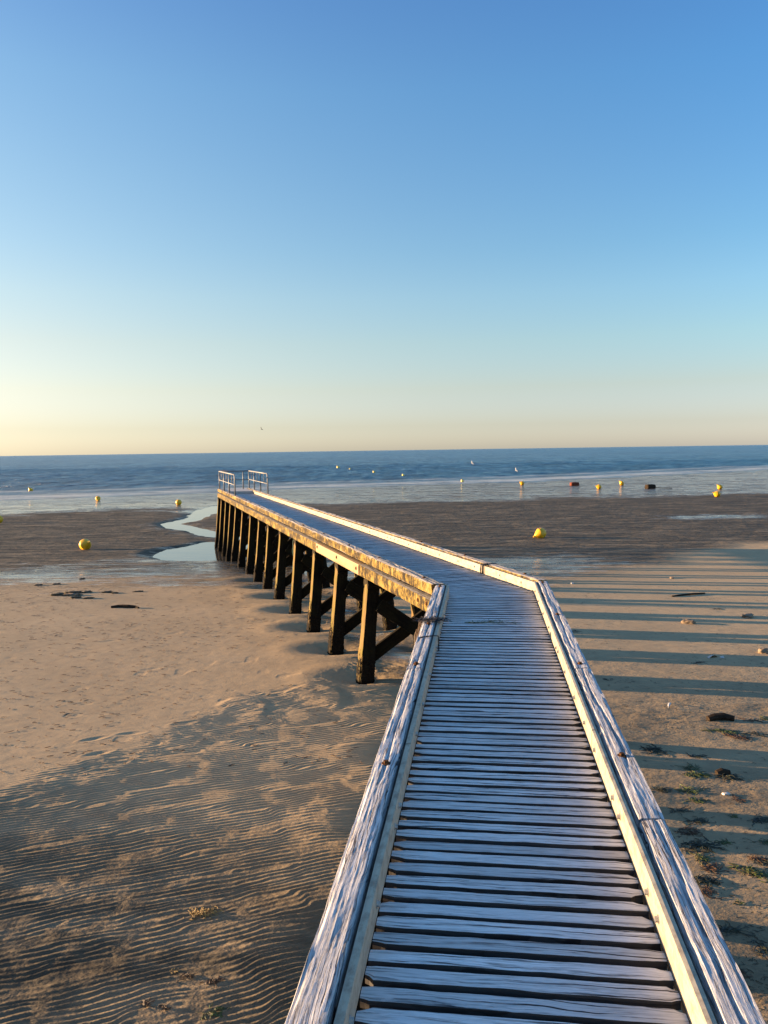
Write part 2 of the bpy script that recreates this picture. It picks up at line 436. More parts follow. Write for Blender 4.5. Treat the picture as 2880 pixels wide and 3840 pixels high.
    dark = np.maximum(dark, nearleft*.92)
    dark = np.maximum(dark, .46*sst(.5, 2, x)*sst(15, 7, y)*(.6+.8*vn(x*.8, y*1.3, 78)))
    shh = np.interp(x, SHX, SHY)
    fb = np.interp(x, [-60, -30, -12, 0, 20, 60], [47, 49, 52, 57, 60, 66])
    film_far = sst(-2.5, 3.5, y-fb+5.0*fbm(x*.10, y*.35, 5, 73))
    # trough of standing wet on both sides
    tr = np.exp(-((y-(yb+2.8))/3.2)**2)*sst(9.5, 4.5, x)*(.62+.6*vn(x*.55, y*.9, 79))
    tr = tr*np.where(x < 0, sst(-20, -8, x)*.75+.25, 1.0)
    pr = np.exp(-(((y-41.5)/1.6)**2+((x-18)/4.2)**2))
    rr_ = np.exp(-(np.minimum(np.maximum(dd, 0), 9)/1.4)**2)*inner*.5
    under = np.exp(-((o_far-.6)/.6)**2)*sst(0, 1, s_far)*.8*sst(.45, .6, vn(x*1.6, y*1.2, 75))*sst(24, 20, s_far)
    side_w = np.interp(x, [-40, -6, 6, 30], [.95, .86, .74, .78])
    film = np.clip(film_far*side_w+tr*1.1+pr*.9+rr_+under, 0, 1)
    dark = np.clip(np.maximum(dark, film*.9), 0, 1)
    return z, dark, film, rm
def spaced(stops):
    out = [stops[0][0]]
    for (a, st), (b, _) in zip(stops[:-1], stops[1:]):
        k = max(1, int(round((b-a)/st))); out += list(a+(b-a)*np.arange(1, k+1)/k)
    return np.array(out)
XS = spaced([(-400, 25), (-100, 4), (-40, .6), (-22, .25), (-12, .09), (-6.5, .045), (-4.3, .0072), (.9, .03), (2.2, .05), (8, .1), (16, .3), (40, 1.5), (80, 8), (400, 1)])
YS = spaced([(-60, 6), (-12, 1), (0, .12), (2.7, .0080), (7.8, .0115), (10.6, .04), (20, .09), (34, .16), (60, .6), (100, 2), (220, 1)])
X, Y = np.meshgrid(XS, YS, indexing='xy')
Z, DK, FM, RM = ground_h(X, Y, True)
Z = np.where(Y > 60, base_h(X, Y)+(Z-base_h(X, Y))*.6, Z)
ny, nx = X.shape
me = bpy.data.meshes.new('sand')
co = np.stack([X, Y, Z], -1).reshape(-1, 3).astype(np.float32)
idx = np.arange(nx*ny).reshape(ny, nx)
fq = np.stack([idx[:-1, :-1], idx[:-1, 1:], idx[1:, 1:], idx[1:, :-1]], -1).reshape(-1, 4).astype(np.int32)
me.vertices.add(len(co)); me.vertices.foreach_set('co', co.ravel())
me.loops.add(fq.size); me.loops.foreach_set('vertex_index', fq.ravel())
me.polygons.add(len(fq)); me.polygons.foreach_set('loop_start', np.arange(0, fq.size, 4, dtype=np.int32))
me.polygons.foreach_set('loop_total', np.full(len(fq), 4, dtype=np.int32))
me.polygons.foreach_set('use_smooth', np.ones(len(fq), dtype=bool))
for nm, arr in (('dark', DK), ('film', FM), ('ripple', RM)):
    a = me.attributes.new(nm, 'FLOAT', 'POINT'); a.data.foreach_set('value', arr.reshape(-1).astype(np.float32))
me.update()

m, nt, b = new_mat('beach_sand'); n = N(nt); P = n.pos().outputs['Position']
dk = n.attr('dark').outputs['Fac']; fm = n.attr('film').outputs['Fac']; rp = n.attr('ripple').outputs['Fac']
t1 = n.noise(P, .55, 5, .6); t2 = n.noise(P, 6, 6, .65); t3 = n.noise(P, 190, 3, .7)
streak = n.noise(n.mapping(P, (.35, 1.6, 1)), 1.3, 7, .7, .6)
dry = n.ramp(t1, [(.3, (.44, .325, .188)), (.7, (.52, .385, .225))])
dry = n.mix(n.ramp(t2, [(.40, .0), (.72, .45)]), dry, (.31, .225, .135))
dry = n.mix(n.ramp(t3, [(.40, .25), (.6, 0)]), dry, (.22, .16, .105))
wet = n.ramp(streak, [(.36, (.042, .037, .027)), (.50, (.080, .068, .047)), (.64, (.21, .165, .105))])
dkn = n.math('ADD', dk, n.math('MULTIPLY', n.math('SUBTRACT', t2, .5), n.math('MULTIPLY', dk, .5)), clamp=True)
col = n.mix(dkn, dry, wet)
n.lk(col, b.inputs['Base Color'])
st2 = n.noise(n.mapping(P, (.16, .8, 1)), 1.7, 8, .72, .8)
st3 = n.noise(n.mapping(P, (1.0, 2.2, 1)), 1.6, 6, .7, .5)
fs = n.math('ADD', fm, n.math('MULTIPLY', n.math('SUBTRACT', n.math('ADD', n.math('MULTIPLY', st2, .55), n.math('MULTIPLY', st3, .45)), .5), 4.5))
fs = n.math('MULTIPLY', n.ramp(fs, [(.42, 0), (.90, 1)]), n.ramp(fm, [(.0, 0), (.25, 1)]))
hi = n.math('MULTIPLY', n.ramp(n.noise(n.mapping(P, (.22, 1.5, 1)), 1, 6, .7, .6), [(.52, 0), (.60, 1)]), n.ramp(fm, [(.45, 0), (.8, 1)]))
rg = n.math('SUBTRACT', n.math('SUBTRACT', n.math('SUBTRACT', .92, n.math('MULTIPLY', hi, .24)), n.math('MULTIPLY', dkn, .22)), n.math('MULTIPLY', fs, .64))
n.lk(n.math('MAXIMUM', rg, .03), b.inputs['Roughness'])
n.lk(n.math('ADD', n.math('MULTIPLY', fs, .75), n.math('ADD', .08, n.math('MULTIPLY', dkn, .02))), b.inputs['Specular IOR Level'])
lump = n.noise(n.mapping(P, (1.0, 1.7, 1)), 2.6, 5, .6)
h = n.math('ADD', n.math('MULTIPLY', t3, .0016), n.math('MULTIPLY', n.noise(P, 34, 4, .6), .0022))
h = n.math('ADD', h, n.math('MULTIPLY', n.math('MULTIPLY', lump, .10), n.math('SUBTRACT', dk, n.math('MULTIPLY', fs, .60), clamp=True)))
bm = n.bump(h, 1, 1.0); n.lk(bm, b.inputs['Normal'])
me.materials.append(m)
sand = bpy.data.objects.new('sand', me); COL.objects.link(sand); tag(sand, kind='structure')
sand['label'] = 'tan tidal sand with ripples, wet flats and shallow hollows'

# ------------------------------------------------------------------ sea
def sheet(name, xs, ys, z, mat, fn=None):
    X, Y = np.meshgrid(xs, ys); Zz = np.full(X.shape, float(z))
    if fn is not None: Zz = Zz+fn(X, Y)
    ny, nx = X.shape; idx = np.arange(nx*ny).reshape(ny, nx)
    f = np.stack([idx[:-1, :-1], idx[:-1, 1:], idx[1:, 1:], idx[1:, :-1]], -1).reshape(-1, 4)
    me = bpy.data.meshes.new(name); me.from_pydata(np.stack([X, Y, Zz], -1).reshape(-1, 3).tolist(), [], f.tolist())
    me.polygons.foreach_set('use_smooth', [True]*len(me.polygons)); me.materials.append(mat); me.update()
    o = bpy.data.objects.new(name, me); COL.objects.link(o); tag(o, kind='structure'); return o
m, nt, b = new_mat('sea_water'); n = N(nt); P = n.pos().outputs['Position']
sp = n.sep(P)
w1 = n.noise(n.mapping(P, (.22, .55, 1)), 1.1, 4, .6, .3)
w2 = n.noise(n.mapping(P, (.9, 2.0, 1)), 1.0, 4, .6, .3)
w3 = n.noise(n.mapping(P, (.05, .12, 1)), 1.0, 3, .5)
w4 = n.noise(n.mapping(P, (.10, .16, 1)), 1, 9, .82, .3)
h = n.math('ADD', n.math('MULTIPLY', w1, .55), n.math('ADD', n.math('MULTIPLY', w2, .16), n.math('MULTIPLY', w4, 1.6)))
n.lk(n.bump(h, 1, 1.0), b.inputs['Normal'])
big = n.noise(n.mapping(P, (.006, .022, 1)), 1, 3, .5)
chop = n.math('ADD', n.math('MULTIPLY', n.noise(n.mapping(P, (.42, .085, 1)), 1, 3, .7, .2), .62), n.math('MULTIPLY', n.noise(n.mapping(P, (.11, .035, 1)), 1, 4, .7, .2), .38))
col = n.ramp(chop, [(.40, (.013, .070, .140)), (.47, (.026, .120, .215)), (.53, (.040, .160, .275)), (.62, (.12, .27, .39))])
col = n.mix(n.ramp(big, [(.4, 0), (.7, .5)]), col, (.020, .090, .175))
surf = n.attr('surf').outputs['Fac']
fo = n.noise(n.mapping(P, (.12, .9, 1)), 1, 8, .75, .5)
fmask = n.math('MULTIPLY', n.ramp(fo, [(.43, 0), (.52, 1)]), surf, clamp=True)
col = n.mix(fmask, col, (.70, .70, .66))
n.lk(col, b.inputs['Base Color'])
b.inputs['Roughness'].default_value = .28; b.inputs['Specular IOR Level'].default_value = .09
M['sea'] = m
_ch = None
def waves(X, Y):
    sh = np.interp(X, SHX, SHY)
    k = (.22+.78*sst(4, 30, Y-sh))*sst(430, 240, Y)*(np.abs(X) < 300)
    near = np.exp(-((Y-sh-5)/3.5)**2)
    h = np.zeros(X.shape); mk = k > 1e-3; x = X[mk]; y = Y[mk]
    a = fbm(x*.30+y*.05, y*.62, 3, 81); c = fbm(x*.11-y*.04, y*.24, 2, 83)
    ridge = 1-np.abs(fbm(x*.42, y*.95, 2, 84))*2.2
    h[mk] = .12*a+.10*c+.075*ridge
    return k*h+near*.09*np.maximum(0, fbm(X*.05, Y*.55, 3, 82))
sea = sheet('sea', spaced([(-40000, 8000), (-400, 20), (-90, .8), (115, 15), (400, 8000), (40000, 1)]),
            spaced([(50, .5), (72, .38), (230, 1.6), (430, 100), (2000, 4000), (60000, 1)]), SEA_Z, M['sea'], waves)
_sh = np.array([v.co[:] for v in sea.data.vertices]); _q = _sh[:, 1]-np.interp(_sh[:, 0], SHX, SHY)
_a = sea.data.attributes.new('surf', 'FLOAT', 'POINT'); _a.data.foreach_set('value', (np.exp(-((_q-5)/5.0)**2)*1.0+.6*np.exp(-((_q-17)/2.5)**2)).astype(np.float32))
sea['label'] = 'blue rippled open sea up to the horizon'

m, nt, b = new_mat('still_water'); n = N(nt); P = n.pos().outputs['Position']
b.inputs['Base Color'].default_value = (.06, .055, .045, 1); b.inputs['Roughness'].default_value = .04; b.inputs['Specular IOR Level'].default_value = .9
n.lk(n.bump(n.noise(n.mapping(P, (1, 2, 1)), 2.0, 3, .5), .25, .02), b.inputs['Normal']); M['pool'] = m
pool = sheet('tide_pool_water', np.linspace(-19.5, -2.2, 12), np.linspace(23.5, 58, 12), POOL_Z, M['pool'])
pool['label'] = 'still pool and narrow stream reflecting the sky beside the far piles'

# ------------------------------------------------------------------ the jetty
jetty = empty('jetty', (Rb[0], Rb[1], -1.4), 'long weathered wooden boardwalk jetty on battered timber piles, bending left towards the sea', 'jetty')
JP = Matrix.Translation(jetty.location)
def jp(mb, name, mat, parent=None, smooth=False):
    o = mb.build(name, mat, None, smooth)
    p = parent or jetty
    o.parent = p
    if p is jetty: o.matrix_parent_inverse = JP.inverted()
    return o
SL_T = .034
def slat_edge(seed, detail):
    r = random.Random(seed)
    a0, a1, b0, b1 = [r.uniform(.0, .35) if r.random() < .75 else r.uniform(.35, .7) for _ in range(4)]
    ln = r.uniform(.018, .05)
    def f(P, T, U, Vv, L):
        s = T*L; e = L-s
        # ragged end notches
        w0 = np.clip(1-s/ln, 0, 1)**.5; w1_ = np.clip(1-e/ln, 0, 1)**.5
        k = np.where(U > .5, a0*w0+a1*w1_, 0)+np.where(U < .5, b0*w0+b1*w1_, 0)
        cen = (P.mean(1, keepdims=True))
        d = P-cen; 
        across = d.copy(); across[..., 2] = 0
        wob = .10*fbm(s*9+seed, np.where(U > .5, 3.3, 8.1)+seed*.7, 3, seed % 997)+.22*np.minimum(0, fbm(s*3.1, np.where(U > .5, 5.5, 1.1)+seed, 2, (seed+9) % 997)+.25)
        return P-across*(k-wob)[..., None]
    return f
def slat_geo(l0, r0, l1, r1, seed, nu):
    """l0,r0 near edge at left/right; l1,r1 far edge"""
    z = -.001-.004*random.Random(seed).random()
    c0 = [(l0[0], l0[1], z-SL_T), (l1[0], l1[1], z-SL_T), (l1[0], l1[1], z), (l0[0], l0[1], z)]
    c1 = [(r0[0], r0[1], z-SL_T), (r1[0], r1[1], z-SL_T), (r1[0], r1[1], z), (r0[0], r0[1], z)]
    return beam_geo(c0, c1, nu=nu, seg=(4, 1), rough=.0016, rnd=.14, seed=seed, freq=(5, 26), edge=slat_edge(seed, 1))
def edgeL(s): return left_pt(0, s)
def edgeR(s): return right_pt(0, s)
slats = []     # (sL, sR, widthL, widthR)
# near part walks backward from the bend fan
fanL = -.35; fanR = -.55
s = fanL; k = 0
offp = float(np.dot(Lb-Rb, n1))   # along-offset of the two corner points
# fan of tapered slats
NF = 13
sl, sr = -.40, -.40+offp
total_l = .80; total_r = total_l-offp-float(np.dot(Rb-Lb, n2))*0
eL = .42; 
# after the fan the slats are square to the far part: left s=eL  -> right s = eL + dot(Lb-Rb,n2)
eR = eL+float(np.dot(Lb-Rb, n2))
for i in range(NF):
    a = i/NF; c = (i+1)/NF
    L0, L1 = sl+(eL-sl)*a, sl+(eL-sl)*c; R0, R1 = sr+(eR-sr)*a, sr+(eR-sr)*c
    slats.append((L0, L0+(L1-L0)*.80, R0, R0+(R1-R0)*.68))
PITCH = .088
s = sl-PITCH
while s > S0:
    w = PITCH*random.uniform(.68, .78)
    if random.random() < .06: w = PITCH*.88
    slats.append((s, s+w, s+offp, s+offp+w)); s -= PITCH*random.uniform(.975, 1.025)
near_count = len(slats)
s = eL
offf = eR-eL
while s+offf < S1-2.15:
    w = PITCH*random.uniform(.70, .78)
    slats.append((s, s+w, s+offf, s+offf+w)); s += PITCH*random.uniform(.98, 1.02)
def visible_key(q):
    p = edgeL(q[0]); return math.hypot(p[0], p[1]) if p[1] > 1.7 else 1000-p[1]
order = sorted(range(len(slats)), key=lambda i: visible_key(slats[i]))
rest = MB()
for rank, i in enumerate(order):
    a, c, d, e = slats[i]
    p = edgeL(a); dist = math.hypot(*p)
    nu = 64 if dist < 5 else (40 if dist < 10 else 16)
    g = slat_geo(edgeL(a), edgeR(d), edgeL(c), edgeR(e), i*13+5, nu)
    if rank < 99:
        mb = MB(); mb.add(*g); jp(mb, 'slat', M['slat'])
    else:
        rest.add(*g)
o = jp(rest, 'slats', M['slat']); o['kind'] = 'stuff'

def timber(line, o0, o1, s0, s1, z0, z1, name, mat, nu_per=40, seg=(7, 5), rough=.004, rnd=.1, seed=1, mitre0=True, freq=(5, 22), parent=None, edge=None):
    """timber between offsets o0 (outer) and o1 (inner) of a side, from s0 to s1; at s=0 it is mitred at the bend"""
    def c(s, side):
        if abs(s) < 1e-6: A, B = line(o0, side*1e-6), line(o1, side*1e-6)
        else: A, B = line(o0, s), line(o1, s)
        return quad_corners(A, B, z0, z1)
    side = -1 if (s0+s1) < 0 else 1
    a, b_ = (s0, s1)
    nu = max(4, int(abs(b_-a)*nu_per))
    mb = MB(); mb.add(*beam_geo(c(a, side), c(b_, side), nu=nu, seg=seg, rough=rough, rnd=rnd, seed=seed, freq=freq, edge=edge))
    return jp(mb, name, mat, parent)
CH = .118     # curb height
def curb_edge(seed):
    def f(P, T, U, Vv, L):
        s = T*L
        # big slow wear of the outer top edge, split grain grooves on top
        wear = np.maximum(0, fbm(s*1.7+seed, U*2+seed, 3, seed+1)+.05)
        P = P.copy()
        top = Vv > .7
        P[..., 2] -= np.where(top, wear*.005*(1+U*0), 0)
        P[..., 2] -= np.where(top & ((U < .2) | (U > .9)), .012*np.maximum(0, fbm(s*4+seed, U*0+7, 3, seed+2)+.2), 0)
        groove = np.exp(-((U-.48-.22*fbm(s*1.1+seed, U*0, 3, seed+3))/.045)**2)*np.clip(fbm(s*.9, U*0+seed, 2, seed+4)*2+.7, 0, 1)
        P[..., 2] -= np.where(top, groove*.014, 0)
        return P
    return f
def rust_bolt(parent, x, y, z, r=.016):
    mb = MB()
    V, F = lathe_geo([(r*1.35, 0), (r*1.4, .005), (r*1.3, .008), (.001, .0085)], 14); V = np.array(V)+(x, y, z); mb.add(V, F)
    V, F = lathe_geo([(r*.80, .006), (r*.80, .019), (.001, .0195)], 6); V = np.array(V)+(x, y, z); mb.add(V, F)
    o = mb.build('bolt', M['rust'], None); o.parent = parent
    return o
def side_bolt(parent, p, nrm, r=.010, mat='steel'):
    """small bolt head on a vertical face, nrm = plan direction it faces"""
    nrm = np.array([nrm[0], nrm[1], 0.]); u = np.array([0, 0, 1.]); t = np.cross(u, nrm)
    mb = MB()
    for rr, h0, h1, k in ((r*1.5, 0, .0025, 14), (r, .0025, .012, 6)):
        V = []
        for h in (h0, h1):
            for j in range(k):
                a = 2*math.pi*j/k; V.append(p+nrm*h+(t*math.cos(a)+u*math.sin(a))*rr)
        F = [(j, (j+1) % k, k+(j+1) % k, k+j) for j in range(k)]+[tuple(range(k))[::-1], tuple(k+j for j in range(k))]
        mb.add(V, F)
    o = mb.build('bolt', M[mat], None); o.parent = parent
    return o

# --- inner edge boards and curbs, near part
B_T = .030; GAP = .012; C_W = .150; C_N = .118
nb = [(S0, -9.0), (-8.99, -4.6), (-4.59, 0)]
for j, (a, c) in enumerate(nb):
    for line, qd, nm in ((left_pt, q1, 'L'), (right_pt, -q1, 'R')):
        aa, cc = (a, c-.0) if c else (a, 0)
        bo = timber(line, B_T, 0.0, aa, cc, -.001, .118 if nm == 'R' else .110, 'edge_board', M['board'], 10, (2, 3), .0008, .12, 31+j)
        s = aa+.25
        while s < cc-.12:
            p = line(0, s); h = .06+random.uniform(-.01, .01)
            side_bolt(bo, np.array([p[0], p[1], h]), qd)
            s += random.choice([.16, .48, .55, .62])
cl = [(S0, -3.25), (-3.24, 0)]
cr = [(S0, -5.6), (-5.59, -3.46), (-3.45, 0)]
bolts_l = {0: [-6.95, -4.85], 1: [-3.14, -1.9, -.10]}
bolts_r = {0: [-6.95], 1: [-4.95], 2: [-3.35, -1.75, -.09]}
for side, line, segs, bolts in ((-1, left_pt, cl, bolts_l), (1, right_pt, cr, bolts_r)):
    for j, (a, c) in enumerate(segs):
        gap = .004 if c else 0
        ob = timber(line, B_T+GAP+C_N, B_T+GAP, a+.003, c-gap if c else 0, .0, CH if side < 0 else .120, 'curb_timber', M['curb'], 60, (14, 5), .0012, .1, 100+j*7+side, freq=(4, 20), edge=curb_edge(200+j*11+side))
        for s in bolts[j]:
            if s < -7: continue
            p = line(B_T+GAP+C_N*.45, s); rust_bolt(ob, p[0], p[1], CH-.006)
# --- far part
cuts = [0, 3.9, 8.7, 13.5, 18.4, S1]
for side, line in ((-1, left_pt), (1, right_pt)):
    for j, (a, c) in enumerate(zip(cuts[:-1], cuts[1:])):
        bo = timber(line, B_T, 0, a, c-.004, -.001, .110, 'edge_board', M['board'], 6, (2, 2), .0008, .12, 61+j)
        s = a+.3
        while s < c-.15:
            if side > 0:
                p = line(0, s); side_bolt(bo, np.array([p[0], p[1], .06]), -q2, .012)
            s += random.choice([.2, .55, .7])
    cuts2 = [0, 3.35, 6.9, 11.2, 15.6, 20.1, S1] if side < 0 else [0, 5.6, 10.9, 16.2, S1]
    for j, (a, c) in enumerate(zip(cuts2[:-1], cuts2[1:])):
        cw_ = C_W if side < 0 else C_N
        ob = timber(line, B_T+GAP+cw_, B_T+GAP, a, c-.006, .0, .130, 'curb_timber', M['curb_far'], 28, (8, 5), .0055, .1, 300+j*5+side, freq=(4, 20), edge=curb_edge(400+j*11+side))
        s = a+.45
        while s < min(c, S1-5.8):
            p = line(B_T+GAP+C_W*.5, s); rust_bolt(ob, p[0], p[1], .122, .021); s += 1.75
# --- longitudinal beams under the curbs
for side, line in ((-1, left_pt), (1, right_pt)):
    segs = [(0, .95, 'curb_far'), (.952, 2.9, 'curb_far'), (2.904, 5.75, 'fresh'), (5.754, 10.2, 'curb_far'), (10.204, 14.6, 'curb_far'), (14.604, 19.6, 'curb_far'), (19.604, S1, 'curb_far')]
    if side > 0: segs = [(a, c, 'curb_far') for a, c, _ in segs]
    for j, (a, c, mt) in enumerate(segs):
        pr = .215 if mt == 'fresh' else .205
        ob = timber(line, pr, .06, a, c, -.215, -.050, 'side_beam', M[mt], 22, (3, 6), .0045 if mt != 'fresh' else .001, .06, 500+j*3+side, freq=(4, 18))
        if mt == 'fresh': ob['label'] = 'fresh pale replacement beam length'
        if side < 0 and j in (0, 2):
            for ss in ((.12, .40) if j == 0 else (a+.12, a+1.3, c-.12)):
                p = line(pr, ss); side_bolt(ob, np.array([p[0], p[1], -.10-.03*random.random()]), -q2, .020, 'rust')
    timber(line, .205, .06, S0, 0, -.215, -.050, 'side_beam', M['curb'], 14, (3, 4), .004, .06, 560+side)
# --- near-black joists almost edge to edge, painted darkness behind the slat gaps
for k in range(5):
    o0 = -.02-k*.185
    for a, c in ((S0, 0), (0, S1)):
        def jl(o, s, a=a):
            return left_pt(o, s)
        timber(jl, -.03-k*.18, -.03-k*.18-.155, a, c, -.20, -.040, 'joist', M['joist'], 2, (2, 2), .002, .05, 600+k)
# --- bents
def frame_dirs(s): return (n1, q1) if s < 0 else (n2, q2)
def make_bent(s, idx):
    nd, qd = frame_dirs(s)
    pil = []
    for sd in (-1, 1):
        pt = pile_pos(sd, s, -.2); zb = float(ground_h(*pile_pos(sd, s, -1.9)))-.35; pb = pile_pos(sd, s, zb)
        top = np.array([pt[0], pt[1], -.21]); bot = np.array([pb[0], pb[1], zb])
        jit = np.array([random.uniform(-.015, .015), random.uniform(-.015, .015), 0])
        zg = zb+.35
        def edge(P, T, U, Vv, L, zg=zg, sd=sd, idx=idx):
            z = P[..., 2]; low = sst(zg+.95, zg+.15, z)
            cen = P.mean(1, keepdims=True); d = P-cen; d[..., 2] = 0
            k = .05+.13*np.maximum(0, fbm(z*14+idx, U*5+Vv*3+idx, 3, 900+idx*2+sd))
            P = P+d*(low*k*2.0)[..., None]
            return P
        w = .185
        mb = MB()
        mb.add(*box_along(bot+jit, top, w, w, (qd[0], qd[1], 0), (nd[0], nd[1], 0), nu=44, seg=(4, 4), rough=.005, rnd=.05, seed=700+idx*2+sd, edge=edge))
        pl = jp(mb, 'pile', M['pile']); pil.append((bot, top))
        # mussel and weed crust round the foot
        def cedge(P, T, U, Vv, L, idx=idx, sd=sd):
            z = P[..., 2]; cen = P.mean(1, keepdims=True); d = P-cen; d[..., 2] = 0
            per = np.arctan2(U-.5, Vv-.5)*3
            k = .10*vn(z*24+idx, per*3.1, 901+idx*2+sd)+.20*vn(z*60, per*8+sd, 902+idx)
            fade = sst(1.0, .55, T+.35*vn(per*2, T*0+idx, 903))
            P = P+d*(k*fade-.10*(1-fade))[..., None]
            return P
        tt = (zg-.12-bot[2])/(top[2]-bot[2]); t2 = (zg+.85-bot[2])/(top[2]-bot[2])
        ca = bot+jit*(1-tt)+(top-bot)*tt; cb = bot+jit*(1-t2)+(top-bot)*t2
        cr = MB(); cr.add(*box_along(ca, cb, w*1.04, w*1.04, (qd[0], qd[1], 0), (nd[0], nd[1], 0), nu=60, seg=(9, 9), rough=.004, rnd=.2, seed=1500+idx*2+sd, edge=cedge))
        o = cr.build('weed_crust', M['crust'], None); o.parent = pl
    # cross head: thick short-ended cap across the two piles
    a = pile_pos(-1, s, -.2)-qd*.10; c = pile_pos(1, s, -.2)+qd*.10
    mb = MB()
    mb.add(*box_along((a[0], a[1], -.285), (c[0], c[1], -.285), .235, .16, (nd[0], nd[1], 0), (0, 0, 1), nu=8, seg=(2, 2), rough=.004, rnd=.3, seed=800+idx))
    jp(mb, 'cap_beam', M['brace'])
    # corbels narrowing from the cap to the pile
    mb = MB()
    for sd in (-1, 1):
        p = pile_pos(sd, s, -.4); u = np.array([p[0], p[1], 0])
        w0, w1_ = .215, .24
        def cs(w, z): return [u+np.array([-nd[0]*w/2-qd[0]*.095, -nd[1]*w/2-qd[1]*.095, z]), u+np.array([nd[0]*w/2-qd[0]*.095, nd[1]*w/2-qd[1]*.095, z]), u+np.array([nd[0]*w/2+qd[0]*.095, nd[1]*w/2+qd[1]*.095, z]), u+np.array([-nd[0]*w/2+qd[0]*.095, -nd[1]*w/2+qd[1]*.095, z])]
        mb = MB(); mb.add(*beam_geo(cs(.19, -.46), cs(.232, -.365), nu=2, seg=(1, 1), rough=.002, seed=850+idx)); jp(mb, 'corbel', M['brace'])
    # crossed braces on the two faces of the bent
    (bl, tl), (br, tr) = pil
    for k, (p0, p1, sgn) in enumerate(((tl, br, -1), (bl, tr, 1))):
        def at(pb, pt, z): t = (z-pb[2])/(pt[2]-pb[2]); return pb+(pt-pb)*t
        zt = -.52; zb = float(ground_h(p0[0], p0[1]))+.28
        if k == 0: A = at(bl, tl, zt); B = at(br, tr, zb)
        else: A = at(bl, tl, zb); B = at(br, tr, zt)
        sh = np.array([nd[0], nd[1], 0])*sgn*.125
        A = A+sh; B = B+sh; dd = (B-A)/np.linalg.norm(B-A)
        A = A+dd*.10; B = B-dd*.04; up = np.cross(dd, (nd[0], nd[1], 0)); up /= np.linalg.norm(up)
        if up[2] < 0: up = -up
        mb = MB(); mb.add(*box_along(A, B, .065, .19, (nd[0], nd[1], 0), up, nu=16, seg=(2, 3), rough=.006, rnd=.12, seed=1000+idx*2+k))
        jp(mb, 'brace', M['brace'])
for i, s in enumerate(near_s): make_bent(s, 40+i)
for i, s in enumerate(pile_s): make_bent(s, i)
# --- end platform panel
a0 = edgeR(S1-2.12); 
mb = MB()
p00 = left_pt(-.012, S1-2.10); p10 = right_pt(-.012, S1-2.10); p01 = left_pt(-.012, S1); p11 = right_pt(-.012, S1)
mb.add(*beam_geo([(p00[0], p00[1], -.036), (p01[0], p01[1], -.036), (p01[0], p01[1], .108), (p00[0], p00[1], .108)],
                 [(p10[0], p10[1], -.036), (p11[0], p11[1], -.036), (p11[0], p11[1], .108), (p10[0], p10[1], .108)], nu=6, seg=(12, 1), rough=.001, rnd=.05, seed=5))
o = jp(mb, 'end_platform', M['panel']); o['label'] = 'smooth pale raised landing panel'

# --- railing round the sea end
rail = empty('railing'); rail.parent = jetty
rz0 = .115; rz1 = .84; rm_ = .49
Ls = [S1-.12, S1-1.9, S1-3.7, S1-5.5]; Rs = [S1-.06, S1-1.6, S1-3.25, S1-4.95]
oc = B_T+GAP+C_W*.5
def rpart(name, geos, parent=rail):
    mb = MB()
    for g in geos: mb.add(*g)
    o = mb.build(name, M['galvanised'], None, True); o.parent = parent; o.matrix_parent_inverse = JP.inverted()
    return o
def P3(p, z): return (p[0], p[1], z)
for line, ss in ((left_pt, Ls), (right_pt, Rs)):
    for i, s in enumerate(ss):
        p = line(oc, s); g = []
        if i == len(ss)-1:
            q = line(oc, s+.10)
            g.append(tube_geo([P3(p, rz0), P3(p, rz1-.16), P3(line(oc, s+.015), rz1-.07), P3(line(oc, s+.06), rz1-.018), P3(q, rz1)], .024, 10))
        else: g.append(tube_geo([P3(p, rz0), P3(p, rz1)], .024, 10))
        po = rpart('post', g)
        mb = MB(); c = [np.array([p[0], p[1], rz0+.004])]
        V = [(p[0]+dx*.07*n2[1]-dy*.07*n2[0], p[1]+dx*.07*n2[0]*-1*-1+dy*.07*n2[1], zz) for zz in (rz0-.01, rz0+.012) for dx, dy in ((-1, -1), (1, -1), (1, 1), (-1, 1))]
        mb.add(V, [(0, 3, 2, 1), (4, 5, 6, 7), (0, 1, 5, 4), (1, 2, 6, 5), (2, 3, 7, 6), (3, 0, 4, 7)])
        f = mb.build('foot_plate', M['galvanised'], None); f.parent = rail; f.matrix_parent_inverse = JP.inverted()
    a, c = line(oc, ss[0]), line(oc, ss[-1]+.10); rpart('top_rail', [tube_geo([P3(a, rz1), P3(c, rz1)], .026, 10)])
    a, c = line(oc, ss[0]), line(oc, ss[-1]); rpart('middle_rail', [tube_geo([P3(a, rm_), P3(c, rm_)], .018, 8)])
    for i in range(len(ss)-1):
        p = line(oc, (ss[i]+ss[i+1])/2); rpart('baluster', [tube_geo([P3(p, rm_), P3(p, rz1)], .013, 8)])
a, c = left_pt(oc, Ls[0]), right_pt(oc, Rs[0])
rpart('top_rail', [tube_geo([P3(a, rz1), P3(c, rz1)], .024, 10)]); rpart('middle_rail', [tube_geo([P3(a, rm_), P3(c, rm_)], .016, 8)])
mm = a+(c-a)*.80
rpart('post', [tube_geo([P3(mm, .10), P3(mm, rz1)], .024, 10)])

